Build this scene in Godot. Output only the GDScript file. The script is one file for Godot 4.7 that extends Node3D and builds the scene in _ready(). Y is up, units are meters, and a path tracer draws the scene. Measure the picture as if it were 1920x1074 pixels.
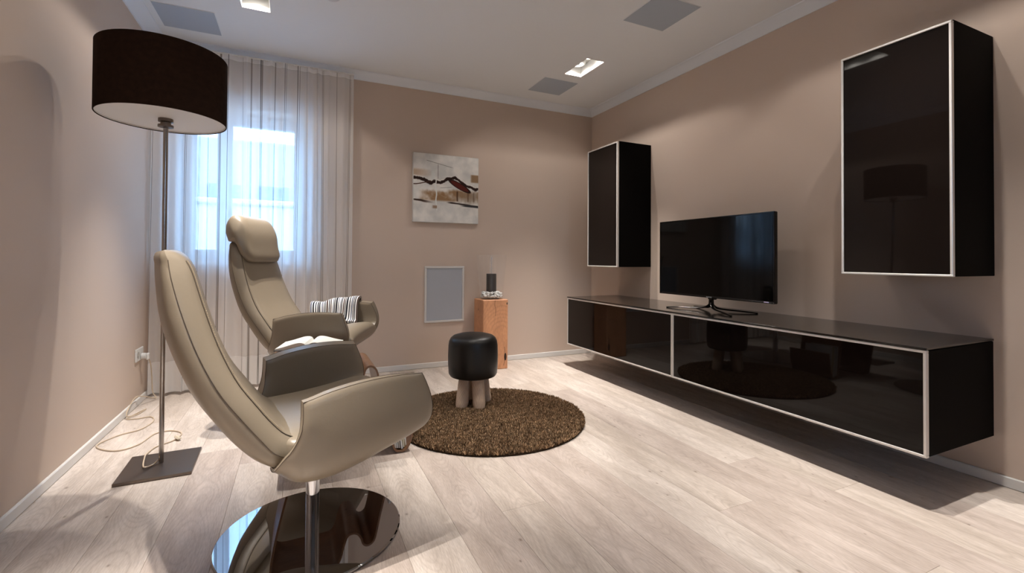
extends Node3D
# A media room: two leather lounge chairs, floor lamp, wall-hung console with TV, window behind a sheer curtain.

const XL := -0.936
const XR := 2.767
const ZB := -4.016
const ZF := 3.2
const W_REAR := [0.5, 1.3, 1.1, 2.1]        # smaller window in the wall behind the photographer
const HC := 2.5
const W_OPEN := [-0.80, 0.055, 0.93, 2.09]     # window opening: x0, x1, y0, y1
const BEAM := [[30.0, 0.92, 1.0], [33.0, 0.94, 1.0], [33.0, 0.80, 1.0], [18.5, 0.68, 0.4], [23.5, 1.6, 0.6]]   # half angle, share of the beam and of the spill of each fixture's lamps
const FIX := [Vector2(-0.25, -3.10), Vector2(2.07, -3.12), Vector2(2.07, -1.06), Vector2(0.915, -2.10), Vector2(-0.25, -1.06)]
const FIX_W := 0.16
const FIX_L := 0.33

const E_BEAM := 4.6
const E_SPILL := 0.33
const LAMP_COL := Color(1.0, 0.968, 0.935)
const SKY_E := 2.8

var taken := {}
var M := {}
var rng := RandomNumberGenerator.new()

# ------------------------------------------------------------------ mesh builder
class MB:
	var v := PackedVector3Array()
	var uv := PackedVector2Array()
	var idx := PackedInt32Array()
	var start := 0
	func begin() -> void:
		start = idx.size()
	func vert(p: Vector3, t := Vector2.ZERO) -> int:
		v.append(p)
		uv.append(t)
		return v.size() - 1
	func tri(a: int, b: int, c: int) -> void:
		idx.append(a); idx.append(b); idx.append(c)
	func quad(a: int, b: int, c: int, d: int) -> void:
		tri(a, b, c); tri(a, c, d)
	# make a closed shell face outwards (counter-clockwise here; turned when committed)
	func end() -> void:
		var vol := 0.0
		for i in range(start, idx.size(), 3):
			vol += v[idx[i]].dot(v[idx[i + 1]].cross(v[idx[i + 2]]))
		if vol < 0.0:
			for i in range(start, idx.size(), 3):
				var t := idx[i + 1]
				idx[i + 1] = idx[i + 2]
				idx[i + 2] = t
	# rings of equal size joined into a closed body
	func loft(rings: Array, caps := true) -> void:
		begin()
		var n: int = rings[0].size()
		var base := v.size()
		var dist := 0.0
		for k in rings.size():
			var ring: PackedVector3Array = rings[k]
			if k > 0:
				dist += (ring[0] - rings[k - 1][0]).length()
			var around := 0.0
			for i in n:
				if i > 0:
					around += (ring[i] - ring[i - 1]).length()
				vert(ring[i], Vector2(around, dist))
		for k in rings.size() - 1:
			for i in n:
				var j := (i + 1) % n
				quad(base + k * n + i, base + k * n + j, base + (k + 1) * n + j, base + (k + 1) * n + i)
		if caps:
			for e in [0, rings.size() - 1]:
				var c := Vector3.ZERO
				for p in rings[e]:
					c += p
				var m := vert(c / n)
				for i in n:
					var j := (i + 1) % n
					if e == 0:
						tri(m, base + j, base + i)
					else:
						tri(m, base + e * n + i, base + e * n + j)
		end()
	func tube(path: Array, r: float, seg := 8, caps := true) -> void:
		var rings := []
		var side := Vector3.UP
		for k in path.size():
			var a: Vector3 = path[maxi(k - 1, 0)]
			var b: Vector3 = path[mini(k + 1, path.size() - 1)]
			var t := (b - a).normalized()
			if k == 0:
				side = Vector3.UP if absf(t.y) < 0.9 else Vector3.RIGHT
			side = (side - t * side.dot(t)).normalized()
			var w := t.cross(side)
			var ring := PackedVector3Array()
			for i in seg:
				var g := TAU * i / seg
				ring.append(path[k] + (side * cos(g) + w * sin(g)) * r)
			rings.append(ring)
		loft(rings, caps)
	# profile of (radius, y) turned about the vertical through c
	func lathe(profile: Array, c := Vector3.ZERO, seg := 32, caps := true) -> void:
		var rings := []
		for p in profile:
			var ring := PackedVector3Array()
			for i in seg:
				var g := TAU * i / seg
				ring.append(c + Vector3(cos(g) * p.x, p.y, sin(g) * p.x))
			rings.append(ring)
		loft(rings, caps)
	# box with chamfered edges
	func box(c: Vector3, s: Vector3, bev := 0.003, bas := Basis.IDENTITY) -> void:
		begin()
		var h := s / 2.0
		bev = minf(bev, minf(h.x, minf(h.y, h.z)) * 0.8)
		var id := {}
		for x in [-1, 1]:
			for y in [-1, 1]:
				for z in [-1, 1]:
					for ax in 3:
						var p := Vector3(x * h.x, y * h.y, z * h.z)
						for o in 3:
							if o != ax:
								p[o] -= signf(p[o]) * bev
						var t := Vector2(p.x, p.z) if ax == 1 else (Vector2(p.z, p.y) if ax == 0 else Vector2(p.x, p.y))
						id[[x, y, z, ax]] = vert(c + bas * p, t)
		var f := func(ks: Array, out: Vector3):
			var a: Vector3 = v[ks[0]]
			var nn := (v[ks[1]] - a).cross(v[ks[2]] - a)
			var q := ks
			if nn.dot(bas * out) < 0.0:
				q = ks.duplicate()
				q.reverse()
			for i in range(1, q.size() - 1):
				tri(q[0], q[i], q[i + 1])
		for ax in 3:
			var o1 := (ax + 1) % 3
			var o2 := (ax + 2) % 3
			for sgn in [-1, 1]:
				var face := []
				for cc in [[-1, -1], [1, -1], [1, 1], [-1, 1]]:
					var k := [0, 0, 0]
					k[ax] = sgn; k[o1] = cc[0]; k[o2] = cc[1]
					face.append(id[[k[0], k[1], k[2], ax]])
				var out := Vector3.ZERO
				out[ax] = sgn
				f.call(face, out)
			# edges along ax
			for s1 in [-1, 1]:
				for s2 in [-1, 1]:
					var ka := [0, 0, 0]
					var kb := [0, 0, 0]
					ka[ax] = -1; kb[ax] = 1
					ka[o1] = s1; kb[o1] = s1; ka[o2] = s2; kb[o2] = s2
					var out2 := Vector3.ZERO
					out2[o1] = s1; out2[o2] = s2
					f.call([id[[ka[0], ka[1], ka[2], o1]], id[[kb[0], kb[1], kb[2], o1]], id[[kb[0], kb[1], kb[2], o2]], id[[ka[0], ka[1], ka[2], o2]]], out2)
		for x in [-1, 1]:
			for y in [-1, 1]:
				for z in [-1, 1]:
					f.call([id[[x, y, z, 0]], id[[x, y, z, 1]], id[[x, y, z, 2]]], Vector3(x, y, z))
		start = idx.size()
	# flat polygon (x, y) pushed along z, or any frame
	func prism(poly: Array, a: Vector3, along: Vector3, ux: Vector3, uy: Vector3) -> void:
		var r0 := PackedVector3Array()
		var r1 := PackedVector3Array()
		for p in poly:
			r0.append(a + ux * p.x + uy * p.y)
			r1.append(a + ux * p.x + uy * p.y + along)
		begin()
		var n := poly.size()
		var base := v.size()
		for p in r0:
			vert(p)
		for p in r1:
			vert(p)
		for i in n:
			var j := (i + 1) % n
			quad(base + i, base + j, base + n + j, base + n + i)
		var flat := PackedVector2Array(poly)
		var t := Geometry2D.triangulate_polygon(flat)
		# orientation of caps made to agree with the sides
		var area := 0.0
		for i in n:
			area += flat[i].cross(flat[(i + 1) % n])
		for i in range(0, t.size(), 3):
			var q := [t[i], t[i + 1], t[i + 2]]
			var ta := (flat[q[1]] - flat[q[0]]).cross(flat[q[2]] - flat[q[0]])
			if (ta > 0.0) == (area > 0.0):
				tri(base + q[0], base + q[2], base + q[1])
				tri(base + n + q[0], base + n + q[1], base + n + q[2])
			else:
				tri(base + q[0], base + q[1], base + q[2])
				tri(base + n + q[0], base + n + q[2], base + n + q[1])
		end()
	# a bent sheet: mid surface f(u, v) -> Vector3 with half thickness th(u, v)
	func pad(nu: int, nv: int, f: Callable, th: Callable) -> void:
		begin()
		var base := v.size()
		var mid := []
		for j in nv + 1:
			for i in nu + 1:
				mid.append(f.call(float(i) / nu, float(j) / nv))
		var at := func(i: int, j: int) -> Vector3: return mid[clampi(j, 0, nv) * (nu + 1) + clampi(i, 0, nu)]
		for side in [1.0, -1.0]:
			for j in nv + 1:
				for i in nu + 1:
					var du: Vector3 = at.call(i + 1, j) - at.call(i - 1, j)
					var dv: Vector3 = at.call(i, j + 1) - at.call(i, j - 1)
					var nrm := du.cross(dv).normalized()
					vert(at.call(i, j) + nrm * side * th.call(float(i) / nu, float(j) / nv), Vector2(float(i) / nu, float(j) / nv))
		var n := (nu + 1) * (nv + 1)
		for j in nv:
			for i in nu:
				var a := base + j * (nu + 1) + i
				quad(a, a + 1, a + nu + 2, a + nu + 1)
				quad(a + n, a + n + nu + 1, a + n + nu + 2, a + n + 1)
		for i in nu:
			var a := base + i
			quad(a + 1, a, a + n, a + n + 1)
			var b := base + nv * (nu + 1) + i
			quad(b, b + 1, b + n + 1, b + n)
		for j in nv:
			var a := base + j * (nu + 1)
			quad(a, a + nu + 1, a + n + nu + 1, a + n)
			var b := base + j * (nu + 1) + nu
			quad(b + nu + 1, b, b + n, b + n + nu + 1)
		end()
	func mesh(smooth := 38.0) -> ArrayMesh:
		var nf := idx.size() / 3
		var fn := PackedVector3Array()
		var near := {}
		for k in nf:
			var a := v[idx[k * 3]]
			var n := (v[idx[k * 3 + 1]] - a).cross(v[idx[k * 3 + 2]] - a)
			fn.append(n)
			for c in 3:
				var key := Vector3i((v[idx[k * 3 + c]] * 20000.0).round())
				if not near.has(key):
					near[key] = PackedInt32Array()
				near[key].append(k)
		var lim := cos(deg_to_rad(smooth))
		var ov := PackedVector3Array()
		var on := PackedVector3Array()
		var ou := PackedVector2Array()
		for k in nf:
			var me := fn[k].normalized()
			for c in [0, 2, 1]:      # Godot's front faces run clockwise
				var i := idx[k * 3 + c]
				var s := Vector3.ZERO
				for o in near[Vector3i((v[i] * 20000.0).round())]:
					if fn[o].normalized().dot(me) > lim:
						s += fn[o]
				ov.append(v[i])
				on.append(s.normalized() if s.length() > 1e-12 else me)
				ou.append(uv[i])
		var arr := []
		arr.resize(Mesh.ARRAY_MAX)
		arr[Mesh.ARRAY_VERTEX] = ov
		arr[Mesh.ARRAY_NORMAL] = on
		arr[Mesh.ARRAY_TEX_UV] = ou
		var m := ArrayMesh.new()
		m.add_surface_from_arrays(Mesh.PRIMITIVE_TRIANGLES, arr)
		return m

# ------------------------------------------------------------------ scene helpers
func thing(called: String, label: String, category: String, at := Vector3.ZERO, turn := 0.0, group := "") -> Node3D:
	var o := Node3D.new()
	o.name = called
	add_child(o, true)
	o.position = at
	o.rotation.y = turn
	meta(o, label, category, group)
	return o

func meta(o: Node, label: String, category: String, group := "") -> void:
	o.set_meta("label", label)
	o.set_meta("category", category)
	if group != "":
		o.set_meta("group", group)

func part(called: String, mb, mat: Material, parent: Node, smooth := 38.0) -> MeshInstance3D:
	var o := MeshInstance3D.new()
	o.name = called
	o.mesh = mb.mesh(smooth) if mb is MB else mb
	o.material_override = mat
	parent.add_child(o, true)
	return o

func single(called: String, mb, mat: Material, label: String, category: String, group := "", at := Vector3.ZERO, turn := 0.0) -> MeshInstance3D:
	var o := part(called, mb, mat, self)
	o.position = at
	o.rotation.y = turn
	meta(o, label, category, group)
	return o

func struct(called: String, mb, mat: Material) -> MeshInstance3D:
	var o := part(called, mb, mat, self)
	o.set_meta("kind", "structure")
	return o

func mat(color: Color, rough := 0.6, metal := 0.0, spec := 0.5) -> StandardMaterial3D:
	var m := StandardMaterial3D.new()
	m.albedo_color = color
	m.roughness = rough
	m.metallic = metal
	m.metallic_specular = spec
	return m

func noise_tex(freq: float, octaves := 3, normal := false, strength := 4.0, ramp: Gradient = null, kind := FastNoiseLite.TYPE_SIMPLEX_SMOOTH, size := 512) -> NoiseTexture2D:
	var n := FastNoiseLite.new()
	n.noise_type = kind
	n.frequency = freq
	n.fractal_octaves = octaves
	n.seed = 7
	var t := NoiseTexture2D.new()
	t.width = size
	t.height = size
	t.seamless = true
	t.noise = n
	t.as_normal_map = normal
	t.bump_strength = strength
	if ramp:
		t.color_ramp = ramp
	return t

func ramp(list: Array) -> Gradient:
	var g := Gradient.new()
	var off := PackedFloat32Array()
	var col := PackedColorArray()
	for p in list:
		off.append(p[0])
		col.append(p[1])
	g.offsets = off
	g.colors = col
	return g

func tri_tex(m: StandardMaterial3D, scale: float, world := false) -> void:
	m.uv1_triplanar = true
	m.uv1_world_triplanar = world
	m.uv1_scale = Vector3.ONE * scale

func cr(p: Array, t: float):   # Catmull-Rom through evenly spaced values
	var n := p.size() - 1
	var x := clampf(t, 0.0, 1.0) * n
	var i := mini(int(x), n - 1)
	var f := x - i
	var p0 = p[maxi(i - 1, 0)]
	var p1 = p[i]
	var p2 = p[i + 1]
	var p3 = p[mini(i + 2, n)]
	return (p1 * 2.0 + (p2 - p0) * f + (p0 * 2.0 - p1 * 5.0 + p2 * 4.0 - p3) * f * f + (p1 * 3.0 - p0 - p2 * 3.0 + p3) * f * f * f) * 0.5

func smooth_path(p: Array, n: int) -> Array:
	var out := []
	for k in n + 1:
		out.append(cr(p, float(k) / n))
	return out

# ------------------------------------------------------------------ ready
func _ready() -> void:
	rng.seed = 11
	setup_camera()
	setup_sky()
	make_materials()
	build_room()
	build_window()
	build_outside()
	build_downlights()
	build_console()
	build_wall_cabinets()
	build_tv()
	build_chairs()
	build_floor_lamp()
	build_curtain()
	build_rug()
	build_pouf()
	build_painting()
	build_speakers()
	build_pedestal()
	build_magazine_table()
	build_blanket()

func setup_camera() -> void:
	var cam := Camera3D.new()
	cam.name = "camera"
	add_child(cam)
	var f := 867.8
	cam.projection = Camera3D.PROJECTION_FRUSTUM
	cam.near = 0.05
	cam.far = 200.0
	cam.size = 0.05 * 1074.0 / f
	cam.frustum_offset = Vector2(0.0, -0.05 * (537.0 - 474.5) / f)
	cam.transform = Transform3D(Basis(Vector3.UP, -0.4336) * Basis(Vector3.RIGHT, 0.013) * Basis(Vector3.BACK, 0.0063), Vector3(0, 0.96, 0))
	cam.current = true

func setup_sky() -> void:
	var we := WorldEnvironment.new()
	we.name = "environment"
	var e := Environment.new()
	var s := Sky.new()
	var pm := ProceduralSkyMaterial.new()
	pm.sky_top_color = Color(0.58, 0.78, 1.0)
	pm.sky_horizon_color = Color(0.74, 0.88, 1.0)
	pm.ground_bottom_color = Color(0.42, 0.46, 0.50)
	pm.ground_horizon_color = Color(0.70, 0.78, 0.85)
	pm.sky_energy_multiplier = SKY_E
	pm.ground_energy_multiplier = SKY_E * 0.5
	s.sky_material = pm
	e.background_mode = Environment.BG_SKY
	e.sky = s
	e.tonemap_mode = Environment.TONE_MAPPER_LINEAR
	e.tonemap_exposure = 1.06
	e.sdfgi_enabled = true
	e.ssao_enabled = true
	e.ssil_enabled = true
	we.environment = e
	add_child(we)

func make_materials() -> void:
	var m := mat(Color(0.82, 0.75, 0.695), 0.85, 0.0, 0.3)
	m.normal_enabled = true
	m.normal_texture = noise_tex(0.05, 4, true, 1.5)
	m.normal_scale = 0.12
	tri_tex(m, 3.0, true)
	M.wall = m
	M.ceiling = mat(Color(0.92, 0.935, 0.95), 0.9, 0.0, 0.3)
	M.trim = mat(Color(0.91, 0.935, 0.965), 0.55)
	M.skirting = mat(Color(0.89, 0.885, 0.875), 0.5)
	M.white = mat(Color(0.88, 0.88, 0.87), 0.45)
	M.pvc = mat(Color(0.90, 0.91, 0.92), 0.35)
	M.subfloor = mat(Color(0.42, 0.36, 0.31), 0.9)
	M.alu = mat(Color(0.90, 0.89, 0.88), 0.36, 0.5)
	M.chrome = mat(Color(0.80, 0.81, 0.83), 0.03, 1.0)
	M.mirror = mat(Color(0.62, 0.62, 0.63), 0.015, 1.0)
	M.steel = mat(Color(0.47, 0.43, 0.40), 0.36, 1.0)
	M.black_body = mat(Color(0.058, 0.050, 0.045), 0.6, 0.0, 0.12)
	M.black_glass = mat(Color(0.065, 0.045, 0.038), 0.03, 0.0, 0.36)
	M.top_glass = mat(Color(0.10, 0.088, 0.08), 0.12, 0.0, 0.6)
	M.screen = mat(Color(0.010, 0.010, 0.012), 0.05, 0.0, 0.32)
	M.tv_black = mat(Color(0.03, 0.03, 0.032), 0.22)
	M.tv_metal = mat(Color(0.20, 0.19, 0.185), 0.18, 0.9)
	M.grille = mat(Color(0.69, 0.73, 0.78), 0.8)
	M.grille_frame = mat(Color(0.80, 0.80, 0.82), 0.5)
	# leather
	m = mat(Color(0.525, 0.48, 0.415), 0.36, 0.0, 0.5)
	m.normal_enabled = true
	m.normal_texture = noise_tex(0.03, 4, true, 3.0, null, FastNoiseLite.TYPE_CELLULAR)
	m.normal_scale = 0.16
	tri_tex(m, 6.0)
	M.leather = m
	M.seam = mat(Color(0.30, 0.25, 0.20), 0.8)
	M.stitch = mat(Color(0.70, 0.63, 0.53), 0.8)
	m = mat(Color(0.055, 0.05, 0.048), 0.40, 0.0, 0.5)
	m.normal_enabled = true
	m.normal_texture = noise_tex(0.03, 4, true, 3.0, null, FastNoiseLite.TYPE_CELLULAR)
	m.normal_scale = 0.18
	tri_tex(m, 8.0)
	M.black_leather = m
	# lamp shade fabric
	m = mat(Color.WHITE, 0.95, 0.0, 0.15)
	m.albedo_texture = noise_tex(0.02, 3, false, 0.0, ramp([[0.0, Color(0.15, 0.105, 0.085)], [1.0, Color(0.20, 0.145, 0.115)]]))
	tri_tex(m, 3.0)
	M.shade = m
	M.shade_inner = mat(Color(0.94, 0.935, 0.93), 0.7)
	M.shade_inner.backlight_enabled = true
	M.shade_inner.backlight = Color(0.5, 0.5, 0.5)
	M.cord = mat(Color(0.80, 0.73, 0.64), 0.35)
	M.bent_wood = wood_mat(Color(0.54, 0.40, 0.30), 0.35)
	M.pedestal = wood_mat(Color(0.88, 0.645, 0.48), 0.55)
	M.leg_wood = wood_mat(Color(0.94, 0.84, 0.74), 0.6)
	M.glass = StandardMaterial3D.new()
	M.glass.albedo_color = Color(0.95, 0.97, 0.97, 0.04)
	M.glass.transparency = BaseMaterial3D.TRANSPARENCY_ALPHA
	M.glass.roughness = 0.0
	M.vase_glass = M.glass.duplicate()
	M.vase_glass.albedo_color = Color(0.97, 0.98, 0.98, 0.02)
	M.vase_glass.metallic_specular = 0.28
	M.paper = mat(Color(0.90, 0.90, 0.88), 0.7)

var grain: ImageTexture
var grain_h := 2048
func grain_tex() -> ImageTexture:
	if grain:
		return grain
	var w := 512
	var h := 1536
	var n1 := FastNoiseLite.new()
	n1.seed = 3
	n1.frequency = 1.0
	n1.fractal_octaves = 3
	var n2 := FastNoiseLite.new()
	n2.seed = 8
	n2.frequency = 0.8
	n2.fractal_type = FastNoiseLite.FRACTAL_NONE
	var bytes := PackedByteArray()
	bytes.resize(w * h * 3)
	# knots: u (in strips of 0..1 over 4 boards), v, size
	var knots := []
	var r := RandomNumberGenerator.new()
	r.seed = 5
	for k in 12:
		knots.append(Vector3(r.randf() * 4.0, r.randf() * 12.0, r.randf_range(0.012, 0.03)))
	var arch := []
	for k in 4:
		arch.append([r.randf_range(0.3, 0.7), r.randf_range(0.0, 12.0), r.randf_range(0.6, 1.5)])
	for y in h:
		var vv := 12.0 * y / h                   # 12 board widths long
		for x in w:
			var uu := 4.0 * x / w
			var b := int(uu)
			var cx: float = arch[b][0]
			var du := uu - b - cx
			# seamless in v: noise on a circle
			var a := TAU * vv / 12.0
			var wob := n2.get_noise_3d(uu * 0.9 + b * 7.0, cos(a) * 1.0, sin(a) * 1.0)
			var g := du * du * 3.0 + wob * 0.42 + 0.30 * sin(a + arch[b][1]) + 0.05 * sin(a * 3.0 + b)
			var ring := fposmod(g * 8.5 * arch[b][2], 1.0)
			var line := pow(1.0 - absf(ring - 0.5) * 2.0, 3.0)
			var fib := n1.get_noise_3d(uu * 42.0, cos(a) * 9.0, sin(a) * 9.0)
			var tone := n1.get_noise_3d(uu * 2.2 + 30.0, cos(a) * 0.9 + 5.0, sin(a) * 0.9)
			var d := 0.10 * line + 0.14 * fib + 0.19 * tone
			for kn in knots:
				var e: float = Vector2(uu - kn.x, (vv - kn.y) * 0.6).length() / kn.z
				if e < 2.5:
					d += 0.5 * exp(-e * e)
			d = clampf(d + 0.16, 0.0, 1.0)
			var o := (y * w + x) * 3
			bytes[o] = int(255.0 * clampf(1.0 - d * 0.52, 0.0, 1.0))
			bytes[o + 1] = int(255.0 * clampf(1.0 - d * 0.57, 0.0, 1.0))
			bytes[o + 2] = int(255.0 * clampf(1.0 - d * 0.61, 0.0, 1.0))
	var im := Image.create_from_data(w, h, false, Image.FORMAT_RGB8, bytes)
	grain = ImageTexture.create_from_image(im)
	return grain

func wood_mat(c: Color, rough: float) -> StandardMaterial3D:
	var m := mat(c, rough)
	m.albedo_texture = grain_tex()
	return m

# ------------------------------------------------------------------ room
# slab lying in a plane with rectangular holes: a,b axes and thickness axis t
func slab(mb: MB, a0: float, a1: float, b0: float, b1: float, t0: float, t1: float, holes: Array, put: Callable) -> void:
	var ca := [a0, a1]
	var cb := [b0, b1]
	for hole in holes:
		ca.append(hole[0]); ca.append(hole[1])
		cb.append(hole[2]); cb.append(hole[3])
	ca.sort()
	cb.sort()
	var solid := func(i: int, j: int) -> bool:
		if i < 0 or j < 0 or i >= ca.size() - 1 or j >= cb.size() - 1:
			return false
		var ma: float = (ca[i] + ca[i + 1]) / 2.0
		var mbb: float = (cb[j] + cb[j + 1]) / 2.0
		for hole in holes:
			if ma > hole[0] and ma < hole[1] and mbb > hole[2] and mbb < hole[3]:
				return false
		return true
	mb.begin()
	var q := func(p: Array):
		var k := []
		for x in p:
			k.append(mb.vert(put.call(x[0], x[1], x[2])))
		mb.quad(k[0], k[1], k[2], k[3])
	for i in ca.size() - 1:
		for j in cb.size() - 1:
			if not solid.call(i, j) or ca[i + 1] - ca[i] < 1e-6 or cb[j + 1] - cb[j] < 1e-6:
				continue
			var x0: float = ca[i]
			var x1: float = ca[i + 1]
			var y0: float = cb[j]
			var y1: float = cb[j + 1]
			q.call([[x0, y0, t1], [x1, y0, t1], [x1, y1, t1], [x0, y1, t1]])
			q.call([[x0, y1, t0], [x1, y1, t0], [x1, y0, t0], [x0, y0, t0]])
			if not solid.call(i - 1, j):
				q.call([[x0, y1, t1], [x0, y1, t0], [x0, y0, t0], [x0, y0, t1]])
			if not solid.call(i + 1, j):
				q.call([[x1, y0, t1], [x1, y0, t0], [x1, y1, t0], [x1, y1, t1]])
			if not solid.call(i, j - 1):
				q.call([[x0, y0, t1], [x0, y0, t0], [x1, y0, t0], [x1, y0, t1]])
			if not solid.call(i, j + 1):
				q.call([[x1, y1, t1], [x1, y1, t0], [x0, y1, t0], [x0, y1, t1]])
	mb.end()

func build_room() -> void:
	# floor: subfloor slab with every plank on it
	var mb := MB.new()
	mb.box(Vector3((XL + XR) / 2, -0.085, (ZB + ZF) / 2), Vector3(XR - XL + 0.6, 0.14, ZF - ZB + 0.9), 0.002)
	var fl := struct("floor", mb, M.subfloor)
	var tints := [Color(0.885, 0.845, 0.81), Color(0.86, 0.815, 0.775), Color(0.905, 0.865, 0.83), Color(0.84, 0.79, 0.755)]
	var pm := []
	for c in tints:
		var m := wood_mat(c, 0.42)
		m.metallic_specular = 0.4
		m.roughness = 0.40
		pm.append(m)
	var pw := 0.19
	var x := 0.905 - pw * 10
	var r := RandomNumberGenerator.new()
	r.seed = 21
	while x < XR + 0.02:
		var x0 := maxf(x, XL - 0.02)
		var x1 := minf(x + pw, XR + 0.02)
		if x1 - x0 > 0.02:
			var z := ZB - 0.02 - r.randf() * 1.9
			while z < ZF + 0.02:
				var len := r.randf_range(1.9, 2.3)
				var z0 := maxf(z, ZB - 0.02)
				var z1 := minf(z + len, ZF + 0.02)
				if z1 - z0 > 0.02:
					var p := MB.new()
					p.box(Vector3((x0 + x1) / 2, -0.0075, (z0 + z1) / 2), Vector3(x1 - x0 - 0.0006, 0.015, z1 - z0 - 0.0006), 0.0007)
					var uo := float(r.randi() % 4) * 0.25
					var vo := r.randf()
					for i in p.uv.size():
						var q: Vector3 = p.v[i]
						p.uv[i] = Vector2(uo + 0.25 * clampf((q.x - x) / pw, 0.002, 0.998), vo + (q.z - z) / (pw * 12.0))
					part("plank", p, pm[r.randi() % 4], fl, 20.0)
				z += len
		x += pw
	# walls with thickness
	mb = MB.new()
	slab(mb, XL - 0.3, XR + 0.3, -0.15, 2.75, ZB - 0.36, ZB, [W_OPEN], func(a, b, t): return Vector3(a, b, t))
	struct("wall_back", mb, M.wall)
	mb = MB.new()
	mb.box(Vector3(XL - 0.15, 1.3, (ZB + ZF) / 2), Vector3(0.3, 2.9, ZF - ZB + 0.4), 0.001)
	struct("wall_left", mb, M.wall)
	mb = MB.new()
	mb.box(Vector3(XR + 0.15, 1.3, (ZB + ZF) / 2), Vector3(0.3, 2.9, ZF - ZB + 0.4), 0.001)
	struct("wall_right", mb, M.wall)
	mb = MB.new()
	slab(mb, XL - 0.3, XR + 0.3, -0.15, 2.75, ZF, ZF + 0.3, [W_REAR], func(a, b, t): return Vector3(a, b, t))
	struct("wall_front", mb, M.wall)
	# ceiling with the cut-outs of the recessed lights
	var holes := []
	for f in FIX:
		holes.append([f.x - FIX_W / 2, f.x + FIX_W / 2, f.y - FIX_L / 2, f.y + FIX_L / 2])
	mb = MB.new()
	slab(mb, XL - 0.3, XR + 0.3, ZB - 0.36, ZF + 0.3, HC, HC + 0.25, holes, func(a, b, t): return Vector3(a, t, b))
	struct("ceiling", mb, M.ceiling)
	# coved crown: (in from the wall, height)
	var prof := [Vector2(0, 2.441), Vector2(0.009, 2.441), Vector2(0.013, 2.447), Vector2(0.022, 2.458), Vector2(0.035, 2.472), Vector2(0.050, 2.484), Vector2(0.064, 2.491), Vector2(0.072, 2.493), Vector2(0.076, 2.501), Vector2(0, 2.501)]
	var runs := [[Vector3(XL, 0, ZB), Vector3(XR, 0, ZB), Vector3(0, 0, 1)], [Vector3(XL, 0, ZF), Vector3(XL, 0, ZB), Vector3(1, 0, 0)], [Vector3(XR, 0, ZB), Vector3(XR, 0, ZF), Vector3(-1, 0, 0)], [Vector3(XR, 0, ZF), Vector3(XL, 0, ZF), Vector3(0, 0, -1)]]
	for k in 4:
		var a: Vector3 = runs[k][0]
		var b: Vector3 = runs[k][1]
		var inn: Vector3 = runs[k][2]
		var t := (b - a).normalized()
		var r0 := PackedVector3Array()
		var r1 := PackedVector3Array()
		for p in prof:
			r0.append(a + inn * p.x + t * p.x + Vector3.UP * p.y)
			r1.append(b + inn * p.x - t * p.x + Vector3.UP * p.y)
		mb = MB.new()
		mb.loft([r0, r1])
		struct("trim_%d" % (k + 1), mb, M.trim)
	# baseboards
	var hb := 0.046
	var tb := 0.014
	mb = MB.new()
	mb.box(Vector3((XL + XR) / 2, hb / 2, ZB + tb / 2), Vector3(XR - XL, hb, tb), 0.004)
	struct("baseboard_back", mb, M.skirting)
	mb = MB.new()
	mb.box(Vector3(XL + tb / 2, hb / 2, (ZB + ZF) / 2), Vector3(tb, hb, ZF - ZB), 0.004)
	struct("baseboard_left", mb, M.skirting)
	mb = MB.new()
	mb.box(Vector3(XR - tb / 2, hb / 2, (ZB + ZF) / 2), Vector3(tb, hb, ZF - ZB), 0.004)
	struct("baseboard_right", mb, M.skirting)

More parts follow.
